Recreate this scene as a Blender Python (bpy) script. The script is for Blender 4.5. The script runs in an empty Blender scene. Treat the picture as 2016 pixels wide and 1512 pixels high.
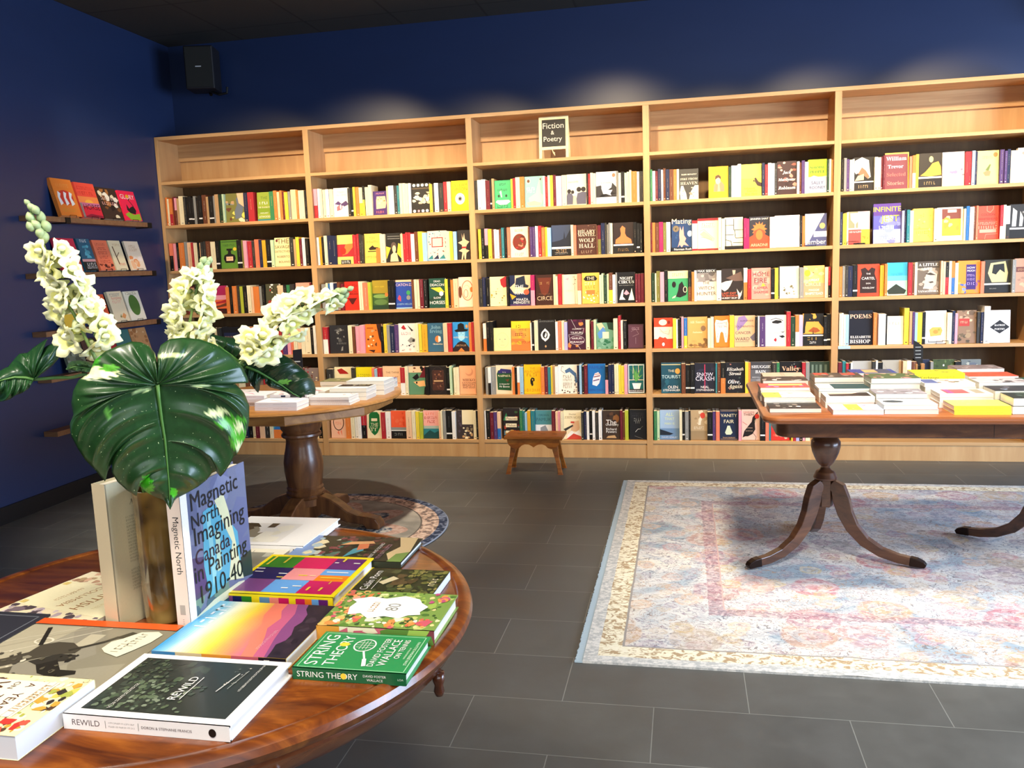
import bpy, math, random
from mathutils import Vector, Matrix
random.seed(11)
PI = math.pi
SC = bpy.context.scene
COL = SC.collection
# ------------------------------------------------------------------ camera
CX, CY, CZ, YAW, PITCH, ROLL, FPX = 3.6835, -5.5843, 1.3135, -.2032, -.14, -.0368, 1666.68
fw = Vector((math.sin(YAW)*math.cos(PITCH), math.cos(YAW)*math.cos(PITCH), math.sin(PITCH)))
rt = fw.cross(Vector((0, 0, 1))).normalized(); up = rt.cross(fw)
r2 = math.cos(ROLL)*rt + math.sin(ROLL)*up; u2 = -math.sin(ROLL)*rt + math.cos(ROLL)*up
cam = bpy.data.cameras.new('camera'); cam.sensor_width = 36; cam.lens = FPX/2016*36; cam.clip_start = .05
co = bpy.data.objects.new('camera', cam); COL.objects.link(co)
M4 = Matrix((r2, u2, -fw)).transposed().to_4x4(); M4.translation = (CX, CY, CZ); co.matrix_world = M4
SC.camera = co
# ------------------------------------------------------------------ world and exposure
SC.view_settings.view_transform = 'Standard'; SC.view_settings.look = 'None'
SC.view_settings.gamma = 1; SC.view_settings.use_curve_mapping = False
SC.view_settings.exposure = 0.36
w = bpy.data.worlds.new('daylight'); SC.world = w; w.use_nodes = True
w.node_tree.nodes['Background'].inputs[0].default_value = (.85, .9, 1, 1)
w.node_tree.nodes['Background'].inputs[1].default_value = .3
# ------------------------------------------------------------------ lights
WARM = (1, .77, .50); NEUT = (1, .9, .76); COOL = (.72, .85, 1)
def spot(loc, aim, power, col=WARM, size=62, blend=.7, rad=.05):
    l = bpy.data.lights.new('ceiling_and_fill_spot', 'SPOT'); l.energy = power; l.color = col
    l.spot_size = math.radians(size); l.spot_blend = blend; l.shadow_soft_size = rad
    o = bpy.data.objects.new('ceiling_and_fill_spot', l); COL.objects.link(o); o.location = loc
    o.rotation_euler = (Vector(aim)-Vector(loc)).to_track_quat('-Z', 'Y').to_euler()
def area(loc, aim, sx, sy, power, col):
    l = bpy.data.lights.new('window_daylight', 'AREA'); l.shape = 'RECTANGLE'; l.size = sx; l.size_y = sy; l.energy = power; l.color = col
    o = bpy.data.objects.new('window_daylight', l); COL.objects.link(o); o.location = loc
    o.rotation_euler = (Vector(aim)-Vector(loc)).to_track_quat('-Z', 'Y').to_euler()
for x, tx, z, p, sz in ((.35, .55, 1.45, 110, 66), (1.25, 1.45, 1.5, 210, 66), (2.3, 2.25, 1.42, 190, 66), (3.18, 3.18, 1.45, 205, 69), (3.95, 3.9, 1.4, 190, 62), (4.58, 4.58, 1.42, 200, 67), (5.4, 5.45, 1.5, 235, 66)):
    spot((x, -1.5, 2.86), (tx, .0, z), p, WARM, sz, 1.0)
spot((3.9, -5.4, 2.93), (2.95, -4.3, .75), 240, NEUT, 50, .8, .22)
spot((2.4, -5.3, 2.93), (2.85, -4.3, .75), 190, NEUT, 54, .8, .22)      # over the front round table
spot((2.4, -2.4, 2.93), (1.85, -1.75, .7), 260, NEUT, 50)
spot((4.3, -2.5, 2.93), (4.4, -1.9, .7), 300, NEUT, 60, .9, .2)
spot((4.6, -4.0, 2.93), (4.5, -2.5, 0), 350, (1, .95, .88), 62, .9, .3)  # fill spot added to brighten the rug on top of the window daylight
area((8.7, -3.0, 1.3), (4.8, -2.0, .0), 3.6, 2.2, 400, (.58, .74, 1))
area((4.6, -8.2, 1.9), (3.5, -3.5, .3), 5.0, 1.6, 60, (.86, .93, 1))
# ------------------------------------------------------------------ colours
PAL = dict(rd='#b02830', cr='#ecdfb8', wh='#f2efe8', bk='#14120f', dg='#34322e', gy='#8d8d88', bl='#2c6cb4', nv='#1c2444', lb='#9cc4dc', gn='#347c4c', dn='#203c28',
           lg='#c4dcb0', lm='#b4bc38', yl='#e6cc3c', my='#dca428', pk='#ec9cac', mg='#b0245c', pu='#54386c', br='#6c3c24', tn='#c49c6c', sm='#ec7c5c', te='#2c7c84',
           mr='#6c1c28', ol='#7c7838', pe='#f0c49c', lv='#b4b0d8', ye='#e8d860')
PAL['or'] = '#dc7c38'
NAMES = dict(rd='red', cr='cream', wh='white', bk='black', dg='charcoal', gy='grey', bl='blue', nv='navy', lb='light blue', gn='green', dn='dark green', lg='pale green',
             lm='lime', yl='yellow', my='mustard', pk='pink', mg='magenta', pu='purple', br='brown', tn='tan', sm='salmon', te='teal', mr='maroon', ol='olive', pe='peach', lv='lavender', pc='white-banded black', rw='red-tipped white')
NAMES['or'] = 'orange'
def C(c):
    if isinstance(c, tuple): return c
    h = PAL.get(c, c).lstrip('#')
    if len(h) == 3: h = ''.join(q*2 for q in h)
    v = [int(h[i:i+2], 16)/255 for i in (0, 2, 4)]
    return tuple(q/12.92 if q <= .04045 else ((q+.055)/1.055)**2.4 for q in v)
# ------------------------------------------------------------------ materials
def mat(name):
    m = bpy.data.materials.new(name); m.use_nodes = True; nt = m.node_tree
    b = nt.nodes['Principled BSDF']
    def n(t, *ins, **pr):
        q = nt.nodes.new(t)
        for k, v in pr.items(): setattr(q, k, v)
        for k, v in ins:
            s = q.inputs[k]
            if isinstance(v, bpy.types.NodeSocket): nt.links.new(v, s)
            else: s.default_value = v
        return q
    def st(k, v):
        if isinstance(v, bpy.types.NodeSocket): nt.links.new(v, b.inputs[k])
        else: b.inputs[k].default_value = v
    return m, nt, b, n, st
def c4(c): return (*C(c), 1)
def ramp(n, fac, *stops):
    r = n('ShaderNodeValToRGB', (0, fac)); e = r.color_ramp.elements
    while len(e) < len(stops): e.new(.5)
    for q, (p, c) in zip(e, stops): q.position = p; q.color = c4(c)
    return r.outputs[0]
def mixc(n, f, a, b, bt='MIX'):
    q = n('ShaderNodeMix', data_type='RGBA', blend_type=bt)
    for s, v in ((q.inputs[0], f), (q.inputs[6], a), (q.inputs[7], b)):
        if isinstance(v, bpy.types.NodeSocket): q.id_data.links.new(v, s)
        else: s.default_value = v
    return q.outputs[2]
def print_mat(name, rough, coat=0., spec=.4):
    m, nt, b, n, st = mat(name)
    a = n('ShaderNodeAttribute', attribute_name='col')
    nz = n('ShaderNodeTexNoise', ('Scale', 60.), ('Detail', 3.))
    f = n('ShaderNodeMapRange', (0, nz.outputs[0]), (3, .93), (4, 1.03))
    st('Base Color', mixc(n, 1., a.outputs[0], f.outputs[0], 'MULTIPLY')); st('Roughness', rough); st('Coat Weight', coat); st('Coat Roughness', .12)
    st('Specular IOR Level', spec)
    return m
PRINT = print_mat('printed_cover', .5); GLOSS = print_mat('glossy_printed_cover', .38, .22); 
def page_mat():
    m, nt, b, n, st = mat('book_pages')
    a = n('ShaderNodeAttribute', attribute_name='col')
    nz = n('ShaderNodeTexNoise', ('Scale', 500.), ('Detail', 2.))
    f = n('ShaderNodeMapRange', (0, nz.outputs[0]), (3, .86), (4, 1.04))
    st('Base Color', mixc(n, 1., a.outputs[0], f.outputs[0], 'MULTIPLY')); st('Roughness', .8)
    return m
PAGES = page_mat()
def plain(name, c, rough=.5, metal=0., spec=.5, coat=0.):
    m, nt, b, n, st = mat(name)
    nz = n('ShaderNodeTexNoise', ('Scale', 12.), ('Detail', 4.))
    k = C(c)
    st('Base Color', mixc(n, nz.outputs[0], (*[q*.85 for q in k], 1), (*[min(1, q*1.12) for q in k], 1)))
    st('Roughness', rough); st('Metallic', metal); st('Specular IOR Level', spec); st('Coat Weight', coat)
    return m
def wood(name, c1, c2, c3, scl=(3, 30, 30), rough=.45, coat=0., dist=1.5):
    m, nt, b, n, st = mat(name)
    tc = n('ShaderNodeTexCoord'); mp = n('ShaderNodeMapping', (0, tc.outputs['Object']), (3, scl))
    nz = n('ShaderNodeTexNoise', (0, mp.outputs[0]), ('Scale', 1.), ('Detail', 6.), ('Roughness', .62), ('Distortion', dist))
    st('Base Color', ramp(n, nz.outputs[0], (.3, c1), (.5, c2), (.68, c3)))
    bp = n('ShaderNodeBump', ('Strength', .08), ('Distance', .002), ('Height', nz.outputs[0])); st('Normal', bp.outputs[0])
    st('Roughness', rough); st('Coat Weight', coat); st('Coat Roughness', .15)
    return m
OAKX = wood('light_oak_grain_along', '#b78b5a', '#c29764', '#cda572', (1.2, 26, 26))
OAKZ = wood('light_oak_grain_upright', '#b78b5a', '#c29764', '#cda572', (9, 9, 1.1), dist=.6)
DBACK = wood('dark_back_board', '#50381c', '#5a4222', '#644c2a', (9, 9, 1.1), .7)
MAHO = wood('polished_mahogany', '#481e0a', '#70370f', '#935219', (3, 11, 11), .3, .5, 3.)
MAHR = wood('mahogany_rim', '#3c1a0a', '#5c2c12', '#7a4220', (6, 6, 20), .26, .6, 1.)
BROWN = wood('brown_turned_wood', '#4a2a14', '#6c4224', '#84562e', (12, 12, 3), .34, .3)
HONEY = wood('worn_brown_tabletop', '#8a5828', '#a87238', '#bc8648', (2, 14, 14), .35, .2)
DARKW = wood('dark_brown_wood', '#3c2418', '#5a3824', '#6e472c', (5, 5, 16), .32, .4)
REDW = wood('reddish_dining_tabletop', '#7c4424', '#96562e', '#a8683a', (1.5, 16, 16), .3, .3)
PINE = wood('orange_pine', '#7a3c10', '#a05818', '#b87028', (3, 22, 22), .4, .2)
NAVY = plain('navy_wall_paint', '#213156', .36, spec=.6)
CEIL = None
BLACKM = plain('black_painted_metal', '#101010', .45, .3)
BLACKP = plain('black_plastic', '#15151a', .5)
# ------------------------------------------------------------------ mesh builder
class B:
    def __init__(s): s.v = []; s.f = []; s.c = []; s.mi = []; s.T = None; s.m = 0
    def pts(s, ps):
        i = len(s.v)
        s.v += [tuple(s.T @ Vector(p)) for p in ps] if s.T is not None else [tuple(p) for p in ps]
        return i
    def face(s, ps, c):
        i = s.pts(ps); s.f.append(tuple(range(i, i+len(ps)))); s.c.append(c); s.mi.append(s.m)
    def fs(s, ps, faces, c):
        i = s.pts(ps)
        for f in faces: s.f.append(tuple(i+q for q in f)); s.c.append(c); s.mi.append(s.m)
    def box(s, x0, y0, z0, x1, y1, z1, c=(1, 1, 1), cs=None):
        P = [(x0, y0, z0), (x1, y0, z0), (x1, y1, z0), (x0, y1, z0), (x0, y0, z1), (x1, y0, z1), (x1, y1, z1), (x0, y1, z1)]
        F = [(0, 3, 2, 1), (4, 5, 6, 7), (0, 1, 5, 4), (1, 2, 6, 5), (2, 3, 7, 6), (3, 0, 4, 7)]   # bottom top -y +x +y -x
        i = s.pts(P)
        for k, f in enumerate(F): s.f.append(tuple(i+q for q in f)); s.c.append(cs[k] if cs else c); s.mi.append(s.m)
    def lathe(s, prof, cx=0, cy=0, n=48, c=(1, 1, 1), a0=0):
        m = len(prof)
        P = [(cx+r*math.cos(a0+2*PI*j/n), cy+r*math.sin(a0+2*PI*j/n), z) for r, z in prof for j in range(n)]
        F = [(i*n+j, (i+1)*n+j, (i+1)*n+(j+1) % n, i*n+(j+1) % n) for i in range(m-1) for j in range(n)]
        F.append(tuple(range(n))); F.append(tuple(reversed(range((m-1)*n, m*n))))
        s.fs(P, F, c)
    def tube(s, path, r, n=8, c=(1, 1, 1), closed=False):
        path = [Vector(p) for p in path]; R = r if isinstance(r, (list, tuple)) else [r]*len(path); L = len(path)
        P = []; prev = None
        for i, p in enumerate(path):
            t = (path[(i+1) % L]-path[i-1]) if closed else (path[min(i+1, L-1)]-path[max(i-1, 0)])
            t.normalize()
            if prev is None:
                a = t.cross(Vector((0, 0, 1)) if abs(t.z) < .9 else Vector((1, 0, 0))).normalized()
            else: a = (prev - t*prev.dot(t)).normalized()
            prev = a; b = t.cross(a)
            P += [p+(a*math.cos(2*PI*k/n)+b*math.sin(2*PI*k/n))*R[i] for k in range(n)]
        F = [(i*n+k, i*n+(k+1) % n, ((i+1) % L)*n+(k+1) % n, ((i+1) % L)*n+k) for i in range(L if closed else L-1) for k in range(n)]
        if not closed: F += [tuple(reversed(range(n))), tuple(range((L-1)*n, L*n))]
        s.fs(P, F, c)
    def prism(s, poly, T, d, c=(1, 1, 1)):
        "polygon in a plane given by T=(origin,U,V), extruded by vector d"
        o, U, V = map(Vector, T); d = Vector(d); n = len(poly)
        P = [o+U*a+V*b for a, b in poly]; P += [q+d for q in P]
        s.fs(P, [tuple(reversed(range(n))), tuple(range(n, 2*n))]+[(i, (i+1) % n, n+(i+1) % n, n+i) for i in range(n)], c)
    def build(s, name, mats, parent=None, loc=None, smooth=False, bevel=0, fix=True):
        me = bpy.data.meshes.new(name); me.from_pydata(s.v, [], s.f)
        a = me.color_attributes.new('col', 'FLOAT_COLOR', 'CORNER'); buf = []
        if getattr(s, 'vc', None):
            for f in s.f:
                for q in f: buf += [*s.vc[q], 1.0]
        else:
            for f, c in zip(s.f, s.c): buf += [*c, 1.0]*len(f)
        a.data.foreach_set('color', buf)
        for m in (mats if isinstance(mats, (list, tuple)) else [mats]): me.materials.append(m)
        me.polygons.foreach_set('material_index', s.mi)
        if smooth:
            me.polygons.foreach_set('use_smooth', [True]*len(me.polygons))
        me.update()
        o = bpy.data.objects.new(name, me); COL.objects.link(o)
        if smooth == 'auto':
            try: me.set_sharp_from_angle(angle=math.radians(35))
            except Exception: pass
        if loc is not None: o.location = loc
        if parent is not None: o.parent = parent
        if bevel:
            md = o.modifiers.new('edge', 'BEVEL'); md.width = bevel; md.segments = 2; md.limit_method = 'ANGLE'; md.angle_limit = math.radians(50)
        return o
def tag(o, label=None, cat=None, group=None, kind=None):
    if label: o['label'] = label
    if cat: o['category'] = cat
    if group: o['group'] = group
    if kind: o['kind'] = kind
    return o
def empty(name, loc, label, cat, group=None, rz=0):
    o = bpy.data.objects.new(name, None); COL.objects.link(o); o.location = loc; o.rotation_euler = (0, 0, rz); o.empty_display_size = .05
    return tag(o, label, cat, group)
def bx(name, x0, y0, z0, x1, y1, z1, m, parent=None, bevel=0, kind=None):
    b = B(); b.box(x0, y0, z0, x1, y1, z1); o = b.build(name, m, parent, bevel=bevel)
    if kind: o['kind'] = kind
    return o
# ------------------------------------------------------------------ lettering
_txt = {}
SERIF = {}
for i in range(26):
    SERIF[chr(65+i)] = chr(0x1D400+i); SERIF[chr(97+i)] = chr(0x1D41A+i)
ITAL = {}
for i in range(26):
    ITAL[chr(65+i)] = chr(0x1D468+i); ITAL[chr(97+i)] = chr(0x1D482+i)
def glyphs(s):
    if s in _txt: return _txt[s]
    t = s
    if s[0] == '^': t = ''.join(SERIF.get(q, q) for q in s[1:])
    elif s[0] == '~': t = ''.join(ITAL.get(q, q) for q in s[1:])
    t = t.replace('@', ',')
    cu = bpy.data.curves.new('lettering', 'FONT'); cu.body = t; cu.resolution_u = 3; cu.size = 1
    ob = bpy.data.objects.new('lettering', cu); COL.objects.link(ob)
    dg = bpy.context.evaluated_depsgraph_get(); me = bpy.data.meshes.new_from_object(ob.evaluated_get(dg))
    V = [(v.co.x, v.co.y) for v in me.vertices]; F = [tuple(p.vertices) for p in me.polygons]
    bpy.data.objects.remove(ob); bpy.data.curves.remove(cu); bpy.data.meshes.remove(me)
    if V:
        x0 = min(v[0] for v in V); x1 = max(v[0] for v in V); y0 = min(v[1] for v in V); y1 = max(v[1] for v in V)
        V = [(v[0]-(x0+x1)/2, v[1]-(y0+y1)/2) for v in V]; r = (V, F, x1-x0, y1-y0)
    else: r = ([], [], 1, 1)
    _txt[s] = r; return r
EPS = .00012
def art(b, o, U, V, N, W, H, spec, eps=EPS, seed=1):
    "draws a cover design on the rectangle o + u*U*W + v*V*H, each shape a little above the last"
    rnd = random.Random(seed); lv = [1]
    def P(u, v, k=0): return o+U*(u*W)+V*(v*H)+N*(eps*(lv[0]+k))
    for sh in spec.split(';'):
        q = sh.split(); t = q[0]
        if t == 'r':
            x0, y0, x1, y1 = map(float, q[1:5]); b.face([P(x0, y0), P(x1, y0), P(x1, y1), P(x0, y1)], C(q[5]))
        elif t == 'e':
            u, v, ru, rv = map(float, q[1:5]); n = 20
            b.face([P(min(.995, max(.005, u+ru*math.cos(2*PI*i/n))), min(.995, max(.005, v+rv*math.sin(2*PI*i/n)))) for i in range(n)], C(q[5]))
        elif t == 'o':
            u, v, ru, rv, th = map(float, q[1:6]); n = 28; c = C(q[6]); tv = th*W/H
            for i in range(n):
                a, d = 2*PI*i/n, 2*PI*(i+1)/n
                b.face([P(u+ru*math.cos(a), v+rv*math.sin(a)), P(u+ru*math.cos(d), v+rv*math.sin(d)), P(u+(ru-th)*math.cos(d), v+(rv-tv)*math.sin(d)), P(u+(ru-th)*math.cos(a), v+(rv-tv)*math.sin(a))], c)
        elif t == 'p':
            f = list(map(float, q[2:])); b.face([P(f[i], f[i+1]) for i in range(0, len(f)-1, 2)], C(q[1]))
        elif t == 'l':
            th = float(q[2])*W/2; f = list(map(float, q[3:])); c = C(q[1])
            for i in range(0, len(f)-3, 2):
                A = P(f[i], f[i+1]); D = P(f[i+2], f[i+3]); s_ = N.cross((D-A).normalized())*th
                b.face([A-s_, D-s_, D+s_, A+s_], c)
        elif t == 'b':
            x0, y0, x1, y1 = map(float, q[1:5]); n = int(q[5]); sz = float(q[6]); cs = q[7].split(',')
            for i in range(n):
                cu = rnd.uniform(x0, x1); cv = rnd.uniform(y0, y1); k = rnd.randint(5, 8); a0 = rnd.random()*6; ru = sz*rnd.uniform(.6, 1.4); rv = ru*W/H*rnd.uniform(.6, 1.1)
                b.face([P(min(x1, max(x0, cu+ru*rnd.uniform(.6, 1.2)*math.cos(a0+2*PI*j/k))), min(y1, max(y0, cv+rv*rnd.uniform(.6, 1.2)*math.sin(a0+2*PI*j/k))), i*.04) for j in range(k)], C(cs[i % len(cs)]))
            lv[0] += n*.04
        elif t == 'g':      # wavy printed colour gradient from bottom to top
            x0, y0, x1, y1 = map(float, q[1:5]); n = int(q[5]); amp = float(q[6]); cs = [C(c) for c in q[7:]]; m = 16
            for i in range(n):
                f = i/(n-1)*(len(cs)-1); k = min(len(cs)-2, int(f)); c = tuple(a_+(b2-a_)*(f-k) for a_, b2 in zip(cs[k], cs[k+1]))
                wv = lambda u, v: min(y1, max(y0, v+amp*(math.sin(u*5+v*9)+.5*math.sin(u*13+v*23))))
                va, vb = y0+(y1-y0)*i/n, y0+(y1-y0)*(i+1)/n
                lo = [(x0+(x1-x0)*j/m, y0 if i == 0 else wv(j/m, va)) for j in range(m+1)]; hi = [(x0+(x1-x0)*j/m, y1 if i == n-1 else wv(j/m, vb)) for j in range(m+1)]
                for j in range(m): b.face([P(*lo[j]), P(*lo[j+1]), P(*hi[j+1]), P(*hi[j])], c)
        elif t == 'k':
            u, v, wd = map(float, q[1:4]); n = int(q[5]); c = C(q[4]); pw = wd/n; hh = min(.045, pw*W/H*.75)
            for i in range(n):
                x = u-wd/2+i*pw; k = rnd.choice('IIOLTE')
                if k in 'ILTE': b.face([P(x+.1*pw, v-hh), P(x+.32*pw, v-hh), P(x+.32*pw, v+hh), P(x+.1*pw, v+hh)], c)
                if k in 'OTE': b.face([P(x+.1*pw, v+hh*.55), P(x+.75*pw, v+hh*.55), P(x+.75*pw, v+hh), P(x+.1*pw, v+hh)], c)
                if k in 'OLE': b.face([P(x+.1*pw, v-hh), P(x+.75*pw, v-hh), P(x+.75*pw, v-hh*.55), P(x+.1*pw, v-hh*.55)], c)
        elif t == 't':
            u, v, wd = map(float, q[1:4]); txt = ' '.join(q[5:]); V_, F_, gw, gh = glyphs(txt); sc = wd*W/gw
            lim = .24*H if H > .06 else .72*H
            if V_ and sc*gh > lim and len(txt) > 1: sc = lim/gh
            O = P(u, v); b.fs([O+U*(x*sc)+V*(y*sc) for x, y in V_], F_, C(q[4]))
        lv[0] += 1
FX = dict(up=(Vector((1, 0, 0)), Vector((0, 0, 1))),          # face to the room, upright
          side=(Vector((0, 1, 0)), Vector((0, 0, 1))),        # spine to the room
          flat=(Vector((0, 1, 0)), Vector((-1, 0, 0))),       # lying, spine towards the camera
          flat2=(Vector((0, -1, 0)), Vector((1, 0, 0))),      # lying, turned half round
          flatx=(Vector((1, 0, 0)), Vector((0, 1, 0))),       # lying, reading along the table front
          flatb=(Vector((1, 0, 0)), Vector((0, 1, 0))))
def frame(o, X, Z):
    Y = Z.cross(X); M = Matrix((X, Y, Z)).transposed().to_4x4(); M.translation = o; return M
def book_into(b, W, H, T, cover, front='', spine='', pages='#eadfc4', hard=False, seed=1, cols=None, eps=EPS, pm=None):
    """closed book in its own frame: X across the cover from the spine, Z up, front cover on -Y, back at +Y=T"""
    cv = C(cover); pg = C(pages); t = .0022 if hard else .0007; i = .004 if hard else .0006
    sp = C(cols) if cols else cv
    b.box(0, 0, 0, W, t, H, cv)
    b.box(0, T-t, 0, W, T, H, cv)
    b.box(-.0002, 0, 0, t*1.2, T, H, sp)
    if pm is not None: pm.box(t, t, i, W-i, T-t, H-i, pg)
    else: b.box(t, t, i, W-i, T-t, H-i, pg)
    X, Y, Z = Vector((1, 0, 0)), Vector((0, 1, 0)), Vector((0, 0, 1))
    if front: art(b, Vector((0, 0, 0)), X, Z, -Y, W, H, front, eps, seed)
    if spine: art(b, Vector((-.0002, T, H)), -Z, -Y, -X, H, T, spine, eps, seed)
# ------------------------------------------------------------------ the room
ZC = 2.979; YB = .279
def structure(name, x0, y0, z0, x1, y1, z1, m): return bx(name, x0, y0, z0, x1, y1, z1, m, kind='structure')
def floor_mat():
    m, nt, b, n, st = mat('charcoal_floor_tiles')
    g = n('ShaderNodeNewGeometry'); mp = n('ShaderNodeMapping', (0, g.outputs['Position']), (1, (-3.0385-.2745*0+.548*10, 2.6335+.2865*40, 0)))
    br = n('ShaderNodeTexBrick', (0, mp.outputs[0]), ('Scale', 1.), ('Mortar Size', .0016), ('Mortar Smooth', .3), ('Brick Width', .548), ('Row Height', .2865), ('Color1', c4('#5a5955')), ('Color2', c4('#62615b')), ('Mortar', c4('#86867e')), offset=.5, offset_frequency=2)
    nz = n('ShaderNodeTexNoise', (0, g.outputs['Position']), ('Scale', 5.), ('Detail', 8.), ('Roughness', .65))
    f = n('ShaderNodeMapRange', (0, nz.outputs[0]), (1, .3), (2, .7), (3, .82), (4, 1.15))
    st('Base Color', mixc(n, 1., br.outputs[0], f.outputs[0], 'MULTIPLY'))
    r = n('ShaderNodeMapRange', (0, nz.outputs[0]), (1, .3), (2, .7), (3, .42), (4, .58)); st('Roughness', r.outputs[0]); st('Specular IOR Level', .35)
    bp = n('ShaderNodeBump', ('Strength', .3), ('Distance', .002), ('Height', br.outputs['Fac'])); bp.invert = True; st('Normal', bp.outputs[0])
    return m
def ceil_mat():
    m, nt, b, n, st = mat('dark_ceiling_tiles')
    g = n('ShaderNodeNewGeometry')
    br = n('ShaderNodeTexBrick', (0, g.outputs['Position']), ('Scale', 1.), ('Mortar Size', .008), ('Brick Width', .6), ('Row Height', .6), ('Color1', c4('#2a2a28')), ('Color2', c4('#2e2e2b')), ('Mortar', c4('#1a1a18')), offset=0.)
    st('Base Color', br.outputs[0]); st('Roughness', .9)
    return m
structure('floor', -.1, -8.6, -.1, 9.1, YB+.1, 0, floor_mat())
structure('ceiling', -.1, -8.6, ZC, 9.1, YB+.1, ZC+.1, ceil_mat())
structure('wall_left', -.1, -8.6, 0, 0, YB+.1, ZC, NAVY)
structure('wall_back', 0, YB, 0, 9.1, YB+.1, ZC, NAVY)
structure('baseboard_left', 0, -8.5, 0, .014, -.02, .095, plain('black_baseboard', '#0c0c0e', .5))
def window_wall(name, n_, horizontal, at, a0, a1, w0, w1, z0, z1):
    b = B()
    def q(u0, u1, c0, c1):
        if horizontal: b.box(u0, at-.1, c0, u1, at, c1)
        else: b.box(at, u0, c0, at+.1, u1, c1)
    q(a0, w0, 0, ZC); q(w1, a1, 0, ZC); q(w0, w1, 0, z0); q(w0, w1, z1, ZC)
    tag(b.build(name, NAVY), kind='structure')
    f = B(); t = .05
    def r(u0, u1, c0, c1):
        if horizontal: f.box(u0, at-.08, c0, u1, at-.02, c1)
        else: f.box(at+.02, u0, c0, at+.08, u1, c1)
    k = 3
    for i in range(k+1):
        c = w0+(w1-w0-t)*i/k; r(c, c+t, z0, z1)
    r(w0, w1, z0, z0+t); r(w0, w1, z1-t, z1)
    tag(f.build('window_%d' % n_, BLACKM), kind='structure')
window_wall('wall_right', 1, False, 9.0, -8.6, YB, -5.6, -1.6, .3, 2.7)
window_wall('wall_front', 2, True, -8.5, 0, 9.0, 1.8, 7.4, .3, 2.7)
# ------------------------------------------------------------------ bookcase
BW, BH, TD = 1.1517, 2.3, .040
SH = [.121, .434, .734, 1.037, 1.358, 1.682, 1.988]
FY = 0.0
case = empty('bookcase', (0, 0, 0), 'long light oak bookcase of five bays along the navy back wall', 'bookcase')
def panel(name, x0, y0, z0, x1, y1, z1, m): return bx(name, x0, y0, z0, x1, y1, z1, m, case, bevel=.0012)
panel('side_panel', .002, FY, 0, .026, YB-.004, BH, OAKZ)
for i in range(1, 5): panel('divider', i*BW-TD/2, FY, 0, i*BW+TD/2, YB-.004, BH-.024, OAKZ)
panel('side_panel', 5*BW-.024, FY, 0, 5*BW, YB-.004, BH, OAKZ)
panel('top_board', .026, FY, BH-.024, 5*BW-.024, YB-.004, BH, OAKX)
for i in range(5):
    x0 = i*BW+(TD/2 if i else .026); x1 = (i+1)*BW-(TD/2 if i < 4 else .024)
    for k, z in enumerate(SH): panel('shelf', x0, FY+.001, z-.021, x1, YB-.03, z, OAKX)
    panel('back_panel', x0, YB-.012, SH[6]-.02, x1, YB-.005, BH-.024, OAKZ)
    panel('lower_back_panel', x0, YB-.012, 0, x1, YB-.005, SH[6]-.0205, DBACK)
    panel('back_rail', x0, YB-.03, 2.155, x1, YB-.012, BH-.024, OAKX)
    panel('plinth', x0, FY+.006, 0, x1, FY+.022, SH[0]-.021, OAKZ)
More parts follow.
